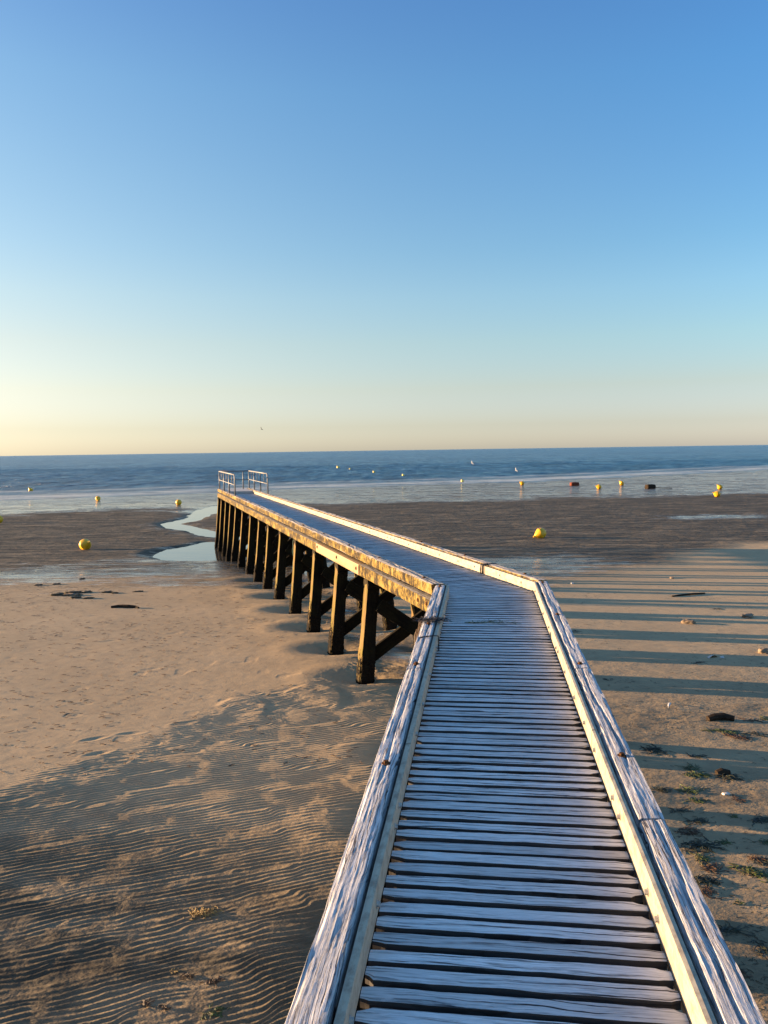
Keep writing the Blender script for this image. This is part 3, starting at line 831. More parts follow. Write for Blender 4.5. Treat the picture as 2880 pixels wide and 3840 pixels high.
# ------------------------------------------------------------------ ties round the curb and weed caught on it
def wobble(pts, amp, r):
    return [np.array(p)+np.array([r.uniform(-amp, amp) for _ in range(3)]) for p in pts]
def strap(name, line, s, label, cat, rad=.006, loops=2, inner=True, spread=.05, mat='tie'):
    mb = MB(); r = random.Random(int(abs(s)*100)); ow = .150 if s < 0 else .198
    p0 = line(0, s)
    for k in range(loops):
        ds = r.uniform(-spread, spread); ds2 = r.uniform(-spread, spread)
        pts = []
        for (o, z) in ((-.012, .004), (-.012, .06), (-.010, .122), (.03, .126), (.08, .128), (ow-.03, .126), (ow-.002, .11), (ow+.004, .05), (ow+.006, -.02)):
            t = (o+.012)/.23; s_ = s+ds*(1-t)+ds2*t
            p = line(o, s_); pts.append((p[0], p[1], z))
        pts = wobble(pts, .004, r); mb.add(*tube_geo(pts, rad, 6))
    o = mb.build(name, M[mat], None, True, loc=(p0[0], p0[1], .0)); tag(o, label, cat); return o
strap('cord', right_pt, 1.33, 'dark cord looped round the right curb just beyond the bend', 'cord', .008, 3, spread=.05)
strap('cord', left_pt, -2.38, 'thin dark cord tied across the left curb nearer than the weed tangle', 'cord', .005, 1, spread=.05)

def ribbon(mb, c, ang, L, w, h, r, curl=.8, zf=None):
    """a thin bent strip of weed lying on the ground"""
    k = 6; p = np.array([c[0], c[1]]); a = ang; V = []; F = []; tw = r.uniform(-.5, .5)
    for i in range(k+1):
        t = i/k; ww = w*(.35+.65*math.sin(math.pi*min(1, t*.9+.08)))
        nx_, ny_ = -math.sin(a), math.cos(a)
        z = (zf if zf is not None else 0)+h*math.sin(math.pi*t)*(.6+.4*math.sin(6*t+tw*9))+.002
        V.append((p[0]+nx_*ww/2, p[1]+ny_*ww/2, z+.25*w*tw)); V.append((p[0]-nx_*ww/2, p[1]-ny_*ww/2, z-.1*w*tw))
        V.append((p[0], p[1], z+.3*w))
        p = p+np.array([math.cos(a), math.sin(a)])*L/k; a += r.uniform(-curl, curl)
    for i in range(k):
        b0 = i*3; b1 = b0+3
        F += [(b0, b1, b1+2, b0+2), (b0+2, b1+2, b1+1, b0+1), (b0, b0+1, b1+1, b1)]
    F += [(0, 2, 1), (k*3, k*3+1, k*3+2)]
    mb.add(V, F)
def clump(name, x, y, rx, ry, n_, mat, label, cat='seaweed', h=.03, L=.12, w=.012, rot=0, zb=None, group=None, seed=None, curl=.8):
    r = random.Random(seed or int(x*1000+y*77)); mb = MB()
    z0 = float(ground_h(x, y)) if zb is None else zb
    for _ in range(n_):
        u, v = max(-1.3, min(1.3, r.gauss(0, .5))), max(-1.3, min(1.3, r.gauss(0, .5)))
        px = u*rx*math.cos(rot)-v*ry*math.sin(rot); py = u*rx*math.sin(rot)+v*ry*math.cos(rot)
        d = math.hypot(u, v)
        ribbon(mb, (x+px, y+py), r.uniform(0, 2*math.pi) if r.random() < .5 else rot+r.uniform(-.5, .5), L*r.uniform(.5, 1.3), w*r.uniform(.5, 1.5), h*max(.1, 1-d)*r.uniform(.3, 1), r, curl, z0+h*.7*max(0, 1-d)*r.random())
    o = mb.build(name, M[mat], None, False, loc=(x, y, z0)); tag(o, label, cat, group); return o
p = left_pt(.085, -1.78)
clump('seaweed_tangle', p[0], p[1], .13, .07, 130, 'tie', 'dark tangle of dried weed caught on the left curb near the bend', h=.035, L=.11, w=.005, rot=0, zb=.118)
p = left_pt(.165, -1.85)
mb = MB(); r = random.Random(4)
for _ in range(26):
    a = r.uniform(-.35, .3); q = left_pt(.165+r.uniform(0, .03), -1.85+a); z = .10-r.uniform(0, .06)
    mb.add(*tube_geo(wobble([(q[0], q[1], z), (q[0]-.01, q[1], z-.05), (q[0]-.015, q[1], z-.10-r.random()*.06)], .012, r), .004, 5))
o = mb.build('hanging_weed', M['weed_brown'], None, loc=(p[0], p[1], .1)); tag(o, 'brown weed strands hanging off the outer side of the left curb', 'seaweed')
p = left_pt(-.20, -1.0); q = left_pt(-.33, -1.42)
clump('seaweed_wisp', q[0], q[1], .22, .03, 34, 'weed_green', 'green brown wisp of weed lying on the slats beside the tangle', h=.008, L=.12, w=.007, rot=-.02, zb=.002)

# ------------------------------------------------------------------ teal rope remnants hanging between piles
mb = MB(); r = random.Random(9)
p = pile_pos(-1, 9.35, -.3)+q2*.22
for k in range(9):
    z0 = -.33; pts = []
    x, y = p+n2*r.uniform(-.08, .1); L = r.uniform(.5, 1.15)
    for i in range(8):
        t = i/7; pts.append((x+.05*math.sin(t*5+k)+r.uniform(-.01, .01)-.03*t, y+r.uniform(-.01, .01)-.06*t, z0-L*t))
    mb.add(*tube_geo(pts, .006, 5))
o = mb.build('torn_rope', M['rope_teal'], None, True, loc=(p[0], p[1], -.33)); tag(o, 'teal green frayed rope hanging down between two piles under the jetty', 'rope')

# ------------------------------------------------------------------ buoys
def make_buoy():
    root = empty('buoy')
    prof = []
    for i in range(11):
        a = R(88-i*9.2); prof.append((.235*math.cos(a)+.001, .235*math.sin(a)))
    prof += [(.236, -.012), (.236, -.04), (.218, -.085), (.150, -.185), (.060, -.290), (.042, -.305)]
    mb = MB(); V, F = lathe_geo(prof[::-1], 28); mb.add(V, F); mb.build('float_body', M['yellow'], root, True)
    mb = MB(); V, F = lathe_geo([(.030, -.360), (.038, -.350), (.040, -.30), (.038, -.295)], 12); mb.add(V, F)
    mb.add(*tube_geo([(.0, .028*math.cos(t), -.365+.028*math.sin(t)) for t in np.linspace(0, 2*math.pi, 13)], .009, 6)); mb.build('mooring_eye', M['yellow'], root, True)
    mb = MB(); V, F = lathe_geo([(.028, .228), (.030, .245), (.018, .252)], 12); mb.add(V, F); mb.build('top_boss', M['yellow'], root, True)
    return root
proto = make_buoy(); protokids = list(proto.children)
first = True
def buoy(x, y, z, tip_heading, tip_down, label, group, scale=1.0, mat=None):
    """tip_heading: compass heading of the cone tip; tip_down: its angle below level"""
    global first
    if first: o = proto; first = False; kids = protokids
    else:
        o = proto.copy(); COL.objects.link(o); kids = []
        for c in protokids:
            d = c.copy(); COL.objects.link(d); d.parent = o; kids.append(d)
    d = Vector((math.sin(R(tip_heading))*math.cos(R(tip_down)), math.cos(R(tip_heading))*math.cos(R(tip_down)), -math.sin(R(tip_down))))
    o.rotation_mode = 'QUATERNION'; o.rotation_quaternion = d.to_track_quat('-Z', 'Y')
    o.location = (x, y, z); o.scale = (scale,)*3
    tag(o, label, 'buoy', group)
    if mat:
        for k in kids:
            k.material_slots[0].link = 'OBJECT'; k.material_slots[0].material = M[mat]
    return o
GB = 'yellow buoys on the flats'; GW = 'yellow buoys afloat'
def gz(x, y): return max(float(ground_h(x, y)), SEA_Z)
for (x, y, th, td, lab, g, sc) in [
    (6.75, 33.0, -105, 22, 'large yellow buoy on dark sand right of the jetty, nearest one on that side', GB, 1.0),
    (-12.1, 30.9, 130, -22, 'round yellow buoy on dark sand left of the pool, nearest one left of the jetty', GB, 1.0),
    (-22.3, 44.35, -100, 20, 'yellow buoy cut by the left edge of the view on the brown flats', GB, 1.0),
    (-25.2, 67.7, 160, 30, 'yellow buoy in the bright wash left of the jetty, farther left of the two there', GB, .95),
    (-15.5, 58.0, 0, 30, 'yellow buoy in the bright wash just left of the jetty railing', GB, .95),
    (15.7, 87.1, -100, -25, 'yellow buoy at the waterline, first one right of the jetty beyond the big buoy', GB, 1.0),
    (20.85, 74.4, -100, -18, 'yellow buoy lying on its side left of the dark block on the wet flats', GB, 1.0),
    (25.4, 82.0, -70, -45, 'upright yellow buoy behind and between the reddish and dark blocks', GB, 1.0),
    (30.5, 69.7, -100, -40, 'yellow buoy at far right, rear one of the close pair', GB, 1.0),
    (25.4, 58.5, -95, -20, 'yellow buoy at far right, front one of the close pair', GB, 1.0)]:
    buoy(x, y, gz(x, y)+.20*sc, th, td, lab, g, sc)
for (x, y, lab, sc, mt) in [
    (-42, 91.5, 'yellow buoy afloat at far left near the shore break', 1.1, 'yellow'),
    (-11.2, 191, 'pale yellow buoy afloat, leftmost and largest in the line beyond the jetty end', 1.7, 'yellow_pale'),
    (-7.4, 171, 'tiny pale buoy afloat, second from left in the offshore line', 1.0, 'yellow_pale'),
    (-1.8, 147, 'tiny pale buoy afloat, third from left in the offshore line', 1.0, 'yellow_pale'),
    (3.2, 124, 'tiny pale buoy afloat, fourth from left in the offshore line', .95, 'yellow_pale'),
    (10.2, 99.5, 'small pale buoy afloat closest to the breakers, right of the offshore line', .85, 'yellow_pale')]:
    buoy(x, y, SEA_Z+.10, random.uniform(-120, -60), -55, lab, GW, sc, mt)

# ------------------------------------------------------------------ mooring blocks, stones, debris
def rough_block(name, x, y, sx, sy, sz, mat, label, cat, rot=0, group=None, sink=.25, lump=.18, z=None):
    mb = MB(); r = random.Random(int(abs(x*91+y*13)))
    k = 7; V = []; F = []
    # cube-sphere with noise: an irregular stone or block
    import itertools
    idxm = {}
    def vid(p):
        key = tuple(round(c, 5) for c in p)
        if key not in idxm:
            v = np.array(p, float); vv = v/np.linalg.norm(v); s = v*.62+vv*.55
            nn = float(fbm(np.array(v[0]*1.7+x), np.array(v[1]*1.7+v[2]*2.3+y), 3, 77))
            s = s*(1+lump*nn)
            idxm[key] = len(V); V.append((s[0]*sx/2, s[1]*sy/2, s[2]*sz/2))
        return idxm[key]
    for ax in range(3):
        for sg in (-1, 1):
            for i in range(k):
                for j in range(k):
                    q = []
                    for (a, c) in ((i, j), (i+1, j), (i+1, j+1), (i, j+1)):
                        p = [0, 0, 0]; p[ax] = sg; p[(ax+1) % 3] = (-1+2*a/k)*sg; p[(ax+2) % 3] = -1+2*c/k
                        q.append(vid(p))
                    F.append(tuple(q))
    V = np.array(V); c, s = math.cos(rot), math.sin(rot)
    V = np.stack([V[:, 0]*c-V[:, 1]*s, V[:, 0]*s+V[:, 1]*c, V[:, 2]], -1)
    z0 = (float(ground_h(x, y)) if z is None else z)+sz/2*(1-2*sink)
    mb.add(V+(x, y, z0), F); o = mb.build(name, M[mat], None, True, loc=(x, y, z0)); tag(o, label, cat, group); return o
rough_block('mooring_block', 20.6, 83.0, .85, .6, .38, 'brick', 'reddish brown mooring block on the wet flats right of the jetty', 'block', .1, 'mooring blocks', .1, .08, gz(20.6, 83))
rough_block('mooring_block', 25.5, 73.5, .80, .6, .42, 'driftwood', 'dark mooring block with a trailing rope on the wet flats', 'block', .2, 'mooring blocks', .1, .08, gz(25.5, 73.5))
mb = MB(); mb.add(*tube_geo([(25.8, 73.4, gz(25.5, 73.5)+.1), (26.4, 73.2, gz(26, 73)+.05), (27.4, 73.0, gz(27, 73)+.03)], .03, 6))
o = mb.build('mooring_rope', M['driftwood'], None, True, loc=(25.8, 73.4, -2.4)); tag(o, 'dark rope trailing on the flats to the right of the dark mooring block', 'rope')
GS = 'stones on the left sand'
for (x, y, sx, sy, sz, rot, mt, lab) in [
    (-7.805, 18.142, .34, .20, .09, .2, 'stone', 'flat dark stone at the left end of the stone cluster on the sand'),
    (-7.592, 18.54, .50, .16, .07, 0, 'stone', 'long flat stone at the back of the stone cluster'),
    (-7.281, 18.59, .22, .14, .06, .4, 'stone', 'small dark stone at the rear right of the stone cluster'),
    (-7.464, 18.092, .46, .16, .07, .1, 'stone_pale', 'pale flat stone in the middle of the stone cluster'),
    (-7.214, 17.696, .26, .14, .07, 0, 'stone', 'dark stone in front of the stone cluster, left one of two'),
    (-6.878, 17.611, .26, .12, .05, .2, 'stone', 'dark stone in front of the stone cluster, right one of two'),
    (-6.776, 18.54, .28, .14, .06, 0, 'stone', 'dark stone right of the stone cluster, larger of the close pair'),
    (-6.53, 18.391, .16, .10, .05, .3, 'stone', 'little dark stone right of the stone cluster, smaller of the close pair'),
    (-6.041, 18.64, .28, .12, .04, 0, 'stone', 'thin dark stone alone right of the close pair of stones'),
    (-9.16, 20.122, .22, .12, .05, 0, 'stone', 'small dark stone at the wet edge left of the stone cluster'),
    (-8.744, 20.265, .20, .12, .05, 0, 'stone', 'small dark stone at the wet edge straight behind the cluster'),
    (-8.48, 21.353, .14, .10, .05, 0, 'stone', 'tiny dark stone farther out in the wet trough')]:
    rough_block('stone', x, y, sx*.75, sy*.9, sz*.8, mt, lab, 'stone', rot, GS, .3, .6)
GR = 'stones on the right sand'
for (x, y, sx, sy, sz, mt, lab) in [
    (5.598, 13.996, .17, .12, .08, 'stone_pale', 'pale stone with dark underside on the striped sand right of the bend'),
    (6.907, 14.452, .20, .13, .07, 'stone_pale', 'tan stone near the right edge on the striped sand'),
    (5.918, 11.794, .14, .12, .08, 'stone_pale', 'orange tan stone at the right edge of the view'),
    (7.419, 19.682, .10, .07, .04, 'stone_pale', 'small whitish stone on the far striped sand'),
    (4.645, 18.888, .09, .06, .04, 'shellwhite', 'small white pebble at the edge of the wet sand right of the jetty'),
    (3.109, 6.843, .055, .03, .02, 'shellwhite', 'small pale pebble between the nearest seaweed clumps')]:
    rough_block('stone', x, y, sx, sy, sz, mt, lab, 'stone', .2+x, GR, .3, .55)
def log(name, pts, r0, mat, label, cat, n=8):
    P_ = []
    for (x, y, h) in pts: P_.append((x, y, float(ground_h(x, y))+h))
    rs = [r0*(.55+.45*math.sin(math.pi*(i+.6)/(len(pts)+.2))) for i in range(len(pts))]
    mb = MB(); mb.add(*tube_geo(P_, rs, n)); o = mb.build(name, M[mat], None, False, loc=P_[0]); tag(o, label, cat); return o
log('driftwood', [(-5.908, 16.353, .02), (-5.747, 16.397, .03), (-5.539, 16.353, .035), (-5.382, 16.336, .02), (-5.282, 16.248, .012)], .035, 'driftwood', 'flat dark piece of driftwood on the smooth left sand', 'driftwood')
log('stick', [(6.321, 16.748, .015), (6.606, 16.861, .02), (6.861, 16.948, .025), (7.168, 17.035, .02)], .022, 'driftwood', 'long thin dark stick on the striped right sand', 'stick')
log('driftwood', [(3.763, 8.795, .02), (3.849, 8.817, .035), (3.957, 8.817, .04), (4.064, 8.774, .025)], .045, 'driftwood', 'dark chunk of driftwood with weed on the right sand', 'driftwood')
log('driftwood', [(3.206, 7.272, .02), (3.26, 7.283, .03), (3.335, 7.272, .02)], .035, 'driftwood', 'small dark lump of wood among weed, right of the near curb', 'driftwood')
# feather, shell
def feather(x, y, ang, L, label):
    z = float(ground_h(x, y))+.012; mb = MB(); k = 10; V = []; F = []
    c, s = math.cos(ang), math.sin(ang)
    for i in range(k+1):
        t = i/k; w = .018*math.sin(math.pi*min(1, t*.85+.12))*(1 if t > .15 else .3); zz = z+.03*math.sin(math.pi*t)
        for o_, dz in ((w, 0), (0, .004), (-w, 0), (0, -.003)):
            V.append((x+(t-.5)*L*c-o_*s, y+(t-.5)*L*s+o_*c, zz+dz))
    for i in range(k):
        for j in range(4): F.append((i*4+j, i*4+(j+1) % 4, i*4+4+(j+1) % 4, i*4+4+j))
    F += [(0, 1, 2, 3), (k*4+3, k*4+2, k*4+1, k*4)]
    mb.add(V, F); o = mb.build('feather', M['shellwhite'], None, False, loc=(x, y, z)); tag(o, label, 'feather')
feather(3.505, 9.31, 1.05, .20, 'white feather standing out on a shadow stripe right of the near curb')
def shell(x, y, s, rot, label, group='shells'):
    z = float(ground_h(x, y)); V = []; F = []; k = 9; m_ = 5
    for i in range(m_+1):
        for j in range(k):
            a = math.pi*j/(k-1); rr = i/m_; rib = 1+.06*math.cos(j*math.pi)
            px = math.cos(a)*rr*s*rib; py = math.sin(a)*rr*s*1.1*rib-.4*s; pz = .45*s*(1-rr*rr)+.001
            V.append((px, py, pz))
    F = [(i*k+j, i*k+j+1, (i+1)*k+j+1, (i+1)*k+j) for i in range(m_) for j in range(k-1)]
    V = np.array(V); nn = len(V); V2 = V.copy(); V2[:, 2] = np.maximum(V2[:, 2]-.004, -.003)
    F2 = [tuple(q+nn for q in f[::-1]) for f in F]
    c, s_ = math.cos(rot), math.sin(rot); A = np.concatenate([V, V2]); A = np.stack([A[:, 0]*c-A[:, 1]*s_, A[:, 0]*s_+A[:, 1]*c, A[:, 2]], -1)+(x, y, z)
    mb = MB(); mb.add(A, F+F2); o = mb.build('shell', M['shellwhite'], None, True, loc=(x, y, z)); tag(o, label, 'shell', group)
shell(5, 11.587, .085, .4, 'white shell on the shadow stripes in the middle of the right sand')
shell(5.15, 11.567, .05, 1.4, 'smaller grey white shell touching the white shell')

# clumps of seaweed: x, y, rx, ry, count, material, rot, label
CL = [
 (-1.313, 5.113, .085, .05, 60, 'straw', .2, 'straw coloured weed clump on the rippled sand, largest left of the jetty', .05, .05, .009),
 (-1.249, 4.468, .035, .025, 22, 'weed_brown', .3, 'small red brown weed tuft left of a similar tuft on the ripples', .02, .035, .007),
 (-1.077, 4.415, .045, .028, 28, 'weed_brown', .1, 'red brown weed tuft closest to the left curb on the ripples', .025, .035, .007),
 (-1.346, 4.511, .018, .014, 9, 'straw', 0, 'tiny pale weed scrap beside the red brown tufts', .012, .025, .005),
 (-1.432, 4.232, .035, .03, 20, 'weed_brown', 0, 'brown weed tuft at the bottom left, left one of two', .02, .035, .007),
 (-1.314, 4.2, .03, .025, 16, 'weed_brown', 0, 'brown weed tuft at the bottom left, right one of two', .02, .035, .007),
 (-1.023, 4.157, .06, .03, 26, 'weed_green', .5, 'green weed scrap at the bottom beside the left curb', .015, .05, .008),
 (2.796, 7.916, .10, .075, 60, 'weed', -.2, 'dark weed clump lying inside the wide shadow band', .03, .10, .012),
 (3.184, 7.744, .07, .03, 18, 'weed', .1, 'thin dark weed strip inside the wide shadow band', .01, .09, .009),
 (3.785, 8.431, .12, .05, 40, 'weed_green', -.4, 'green brown weed below the driftwood chunk', .02, .10, .011),
 (3.872, 8.238, .11, .04, 34, 'weed_brown', -.6, 'brown weed strip just in front of the green brown weed', .02, .10, .01),
 (4.087, 8.324, .08, .05, 26, 'weed', 0, 'dark weed clump near the right edge beside the driftwood chunk', .02, .09, .01),
 (3.624, 8.474, .08, .015, 14, 'weed_green', .1, 'thin green weed strand left of the green brown weed', .01, .10, .007),
 (4.226, 8.785, .10, .025, 18, 'weed_brown', -.3, 'long brown weed strand right of the driftwood chunk', .01, .12, .008),
 (4.441, 8.828, .07, .03, 22, 'weed_green', .3, 'green weed tuft at the right edge behind the driftwood', .02, .09, .009),
 (3.012, 7.444, .07, .035, 32, 'weed_green', .4, 'green weed tuft just beyond the first shadow band', .02, .09, .009),
 (3.001, 7.272, .10, .05, 50, 'weed_green', 0, 'wide green brown weed patch left of the dark wood lump', .02, .10, .01),
 (3.27, 7.229, .10, .05, 44, 'weed', -.2, 'dark weed wrapped round the dark wood lump', .04, .10, .012),
 (2.55, 6.939, .06, .04, 30, 'weed', 0, 'compact dark weed clump close to the right curb', .03, .07, .01),
 (2.808, 6.929, .10, .03, 36, 'weed_green', 0, 'flat green brown weed clump right of the compact dark one', .02, .10, .01),
 (2.765, 6.714, .07, .03, 26, 'weed_green', 0, 'bright green weed tuft at the edge of the second shadow band', .015, .07, .009),
 (3.163, 6.735, .04, .06, 20, 'weed_brown', .3, 'faint brown weed patch right of the pale pebble', .008, .06, .008),
 (2.539, 6.51, .09, .03, 22, 'weed', .5, 'dark weed line in the shadow band by the curb', .01, .09, .007),
 (2.626, 6.327, .10, .04, 30, 'weed', -.1, 'dark weed patch near the front of the narrow shadow band', .015, .09, .009),
 (2.97, 6.424, .04, .02, 12, 'weed_green', 0, 'tiny green weed scrap in the narrow shadow band', .01, .05, .008),
 (3.174, 6.349, .08, .03, 34, 'weed', 0, 'dark weed clump at the right edge in the narrow shadow band', .02, .09, .01),
 (2.475, 6.156, .10, .05, 46, 'weed_brown', 0, 'brown weed scatter directly below the narrow shadow band', .015, .07, .008),
 (2.465, 5.919, .11, .06, 70, 'weed', .1, 'dense dark green weed mat beside the right curb', .03, .09, .011),
 (2.422, 5.747, .05, .06, 34, 'weed_green', 0, 'green weed tuft in front of the dense mat', .02, .07, .009),
 (2.433, 5.597, .06, .07, 40, 'weed_brown', 0, 'brown weed trail leading from the green tuft towards the bottom', .015, .07, .008),
 (2.69, 5.973, .05, .03, 20, 'weed_green', 0, 'small weed tuft right of the dense mat', .015, .06, .008),
 (2.712, 5.543, .11, .035, 50, 'weed_green', -.75, 'long slanting green weed clump on the open right sand', .03, .09, .011),
 (2.831, 5.704, .06, .04, 30, 'weed_brown', 0, 'brown weed scatter behind the slanting green clump', .015, .07, .008),
 (2.906, 5.618, .06, .06, 34, 'weed', .6, 'dark green weed clump at the right edge by the slanting one', .02, .08, .01),
 (3.035, 5.973, .07, .02, 20, 'weed_green', .1, 'thin green weed strip at the right edge above the dark clump', .01, .08, .008),
 (2.282, 5.414, .10, .05, 50, 'weed', -.1, 'dark weed drift against the thin pointed shadow by the curb', .025, .09, .011),
 (2.282, 5.275, .05, .06, 28, 'weed_brown', 0, 'brown weed in front of the thin pointed shadow', .012, .07, .008),
 (2.444, 5.135, .03, .02, 14, 'weed_green', 0, 'single bright green weed speck low on the right sand', .012, .04, .008),
 (2.207, 4.823, .10, .03, 30, 'weed', .1, 'dark weed strip inside the lowest shadow band', .015, .09, .009),
 (2.358, 4.662, .03, .07, 22, 'weed', -.3, 'upright dark weed squiggle at the right edge in the lowest band', .012, .07, .008),
 (2.067, 4.415, .05, .10, 34, 'weed_brown', .4, 'brown weed trail hugging the curb at the lower right', .012, .07, .008),
 (6.683, 15.274, .10, .03, 16, 'weed', 0, 'small dark weed line on the far striped sand', .01, .10, .008),
 (4.672, 11.277, .09, .03, 16, 'weed_brown', .3, 'thin brown weed branches on a lit stripe left of the white shell', .01, .12, .006),
 (3.065, 10.486, .06, .04, 14, 'weed', 0, 'little dark weed mark near the right curb on the lit stripe', .01, .06, .008),
 (3.252, 13.435, .12, .04, 24, 'weed', .4, 'sparse dark twiggy weed on the stripes beyond the shells', .015, .16, .007),
]
for (x, y, rx, ry, k, mt, rot, lab, h, L, w) in CL:
    clump('seaweed', x, y, rx*1.15, ry*1.15, int(k*1.25), mt, lab, 'seaweed', h*.9, L*.95, w*.95, rot, group='seaweed clumps on the sand')
# uncountable scraps
mb = MB(); r = random.Random(77)
cnt = 0
while cnt < 3600:
    y = 3.3+r.random()**1.5*15
    x = r.uniform(1.4, .56*y+.6)
    if x < 1.9 and y < 9: continue
    dens = float(vn(np.array(x*.9), np.array(y*.9), 5))*(1.25-.8*min(1, (y-3)/9))
    if r.random() > dens: continue
    z = float(base_h(x, y))+.012*float(fbm(np.array(x*.20), np.array(y*.20), 3, 3))
    s = r.uniform(.35, 1.0)*(.8+y*.03)
    ribbon(mb, (x, y), r.uniform(-.5, .5) if r.random() < .7 else r.uniform(0, 6.28), .05*s, .007*s, .004, r, .9, z+.003); cnt += 1
o = mb.build('seaweed_scraps', M['weed'], None); tag(o, 'fine dark scraps of seaweed strewn over the right sand', 'seaweed', kind='stuff')
mb = MB(); cnt = 0  # brown flecks added in place of worm casts and small pits
while cnt < 1500:
    y = r.uniform(7.5, 20); x = r.uniform(-.56*y-.5, -.3*(y-9)-.6)
    if float(vn(np.array(x*.5+9), np.array(y*.5), 6)) < r.random()*1.0: continue
    z = float(ground_h(x, y)); s = r.uniform(.4, 1.2)
    ribbon(mb, (x, y), r.uniform(-.4, .4), (.05+.0015*y)*s, .012*s, .005, r, .6, z+.003); cnt += 1
o = mb.build('cast_pit_flecks', M['weed_brown'], None); tag(o, 'tiny brown flecks standing for worm casts and pits in the smooth left sand', 'sand marks', kind='stuff')

# ------------------------------------------------------------------ gulls
def gull(x, y, z, heading, bank, mat, label, span=1.25, dih=25):
    verts = [(0, .22, 0), (0, .12, .01), (0, 0, .015), (0, -.14, .005), (0, -.26, 0)]
    rad = [.022, .042, .06, .042, .02]
    ed = [(0, 1), (1, 2), (2, 3), (3, 4)]
    c, s = math.cos(R(dih)), math.sin(R(dih))
    for sg in (-1, 1):
        b0 = len(verts)
        verts += [(sg*.14*c, .05, .02+.14*s), (sg*.32*c, .07, .03+.30*s), (sg*.5*c, .0, .02+.36*s), (sg*span/2*c, -.10, .34*s)]
        rad += [.034, .028, .02, .008]
        ed += [(2, b0), (b0, b0+1), (b0+1, b0+2), (b0+2, b0+3)]
    me = bpy.data.meshes.new('gull'); me.from_pydata(verts, ed, []); o = bpy.data.objects.new('gull', me); COL.objects.link(o)
    sk = o.modifiers.new('skin', 'SKIN')
    for v, rr, i in zip(me.skin_vertices[0].data, rad, range(99)):
        f = 2.2 if i > 4 else 1
        v.radius = (rr*f, rr*.7); v.use_root = (i == 2)
    o.modifiers.new('sub', 'SUBSURF').render_levels = 2
    me.materials.append(M[mat]); o.location = (x, y, z); o.rotation_euler = (0, R(bank), -R(heading)); tag(o, label, 'gull', 'gulls'); return o
gull(-21.6, 138, 5.65, -75, 30, 'gull_grey', 'dark gull flying above the horizon over the jetty end', 1.3, 30)
gull(14.0, 121, -.65, -60, 40, 'gull_white', 'white gull skimming the sea, left one of two right of the jetty', .8, 20)
gull(19.0, 110, -1.55, -60, 40, 'gull_white', 'white gull skimming the sea, right one of two right of the jetty', .8, 20)

# ------------------------------------------------------------------ light, sky, camera
SUN_AZ = -77.6; SUN_EL = 5.9
sd = Vector((math.sin(R(SUN_AZ))*math.cos(R(SUN_EL)), math.cos(R(SUN_AZ))*math.cos(R(SUN_EL)), math.sin(R(SUN_EL))))
sl_ = bpy.data.lights.new('sun', 'SUN'); sl_.energy = 5.0; sl_.angle = R(.5); sl_.color = (1.0, .665, .38)
so = bpy.data.objects.new('sun', sl_); COL.objects.link(so); so.rotation_mode = 'QUATERNION'; so.rotation_quaternion = (-sd).to_track_quat('-Z', 'Y')
so.location = sd*50
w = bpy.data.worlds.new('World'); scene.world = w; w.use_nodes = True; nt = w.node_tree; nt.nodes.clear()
sky = nt.nodes.new('ShaderNodeTexSky'); sky.sky_type = 'NISHITA'; sky.sun_disc = False
sky.sun_elevation = R(SUN_EL); sky.sun_rotation = R(SUN_AZ); sky.altitude = 0
sky.air_density = 1.0; sky.dust_density = .5; sky.ozone_density = 3.0
bg = nt.nodes.new('ShaderNodeBackground'); out = nt.nodes.new('ShaderNodeOutputWorld')
n = N(nt)
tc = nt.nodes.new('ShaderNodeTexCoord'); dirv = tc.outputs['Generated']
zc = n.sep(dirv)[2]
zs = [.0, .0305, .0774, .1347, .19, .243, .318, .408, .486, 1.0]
SL = [(.90, 1.06, 1.72), (.90, .85, 1.10), (1.18, .87, .82), (1.36, .92, .74), (1.40, 1.0, .79), (1.33, 1.03, .85), (1.28, 1.06, .90), (1.20, 1.08, .97), (1.0, .97, 1.0), (1.9, 1.75, 1.75)]
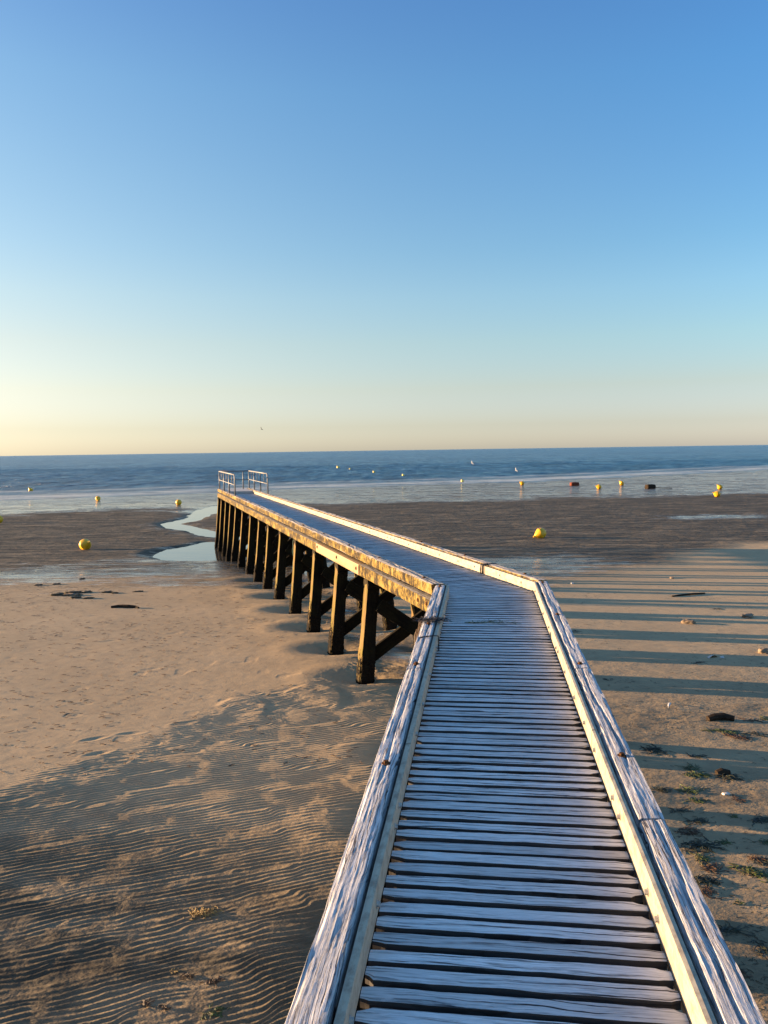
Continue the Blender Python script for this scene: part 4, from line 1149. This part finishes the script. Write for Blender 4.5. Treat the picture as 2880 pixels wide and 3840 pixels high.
SR = [(1.12, 1.25, 2.20), (1.02, .96, 1.38), (1.14, .91, .94), (1.17, 1.04, .96), (1.11, 1.09, 1.05), (.96, 1.06, 1.07), (.86, 1.04, 1.13), (.74, 1.03, 1.20), (.69, .96, 1.20), (1.8, 1.75, 1.75)]
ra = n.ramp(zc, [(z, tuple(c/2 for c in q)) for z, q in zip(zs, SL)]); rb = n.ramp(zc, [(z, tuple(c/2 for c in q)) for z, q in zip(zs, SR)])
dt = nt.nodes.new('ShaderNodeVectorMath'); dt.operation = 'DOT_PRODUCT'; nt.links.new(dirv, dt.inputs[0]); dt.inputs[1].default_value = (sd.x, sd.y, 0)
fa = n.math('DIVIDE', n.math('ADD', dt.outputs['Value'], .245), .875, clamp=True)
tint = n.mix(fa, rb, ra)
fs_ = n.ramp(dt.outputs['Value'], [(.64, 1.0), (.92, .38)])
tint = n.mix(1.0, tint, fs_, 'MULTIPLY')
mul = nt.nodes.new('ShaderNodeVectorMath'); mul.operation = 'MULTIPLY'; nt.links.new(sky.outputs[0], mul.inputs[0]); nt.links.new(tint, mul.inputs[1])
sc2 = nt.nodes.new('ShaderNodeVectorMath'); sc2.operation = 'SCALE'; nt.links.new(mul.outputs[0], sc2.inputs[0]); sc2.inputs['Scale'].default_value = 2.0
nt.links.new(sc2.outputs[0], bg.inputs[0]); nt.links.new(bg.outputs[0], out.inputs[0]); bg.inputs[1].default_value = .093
cam = bpy.data.cameras.new('camera'); co_ = bpy.data.objects.new('camera', cam); COL.objects.link(co_); scene.camera = co_
cam.sensor_fit = 'HORIZONTAL'; cam.sensor_width = 36; cam.lens = 36.05; cam.clip_start = .05; cam.clip_end = 120000
roll = .0146; pitch = math.atan(231*math.cos(roll)/2884.)
fwd = Vector((0, math.cos(pitch), -math.sin(pitch))); up0 = Vector((0, math.sin(pitch), math.cos(pitch))); r0 = Vector((1, 0, 0))
Rv = math.cos(roll)*r0-math.sin(roll)*up0; Uv = math.cos(roll)*up0+math.sin(roll)*r0
mt = Matrix((Rv, Uv, -fwd)).transposed().to_4x4(); mt.translation = Vector(EYE); co_.matrix_world = mt
scene.view_settings.view_transform = 'Standard'; scene.view_settings.look = 'None'
scene.view_settings.exposure = 1.98; scene.view_settings.gamma = 1
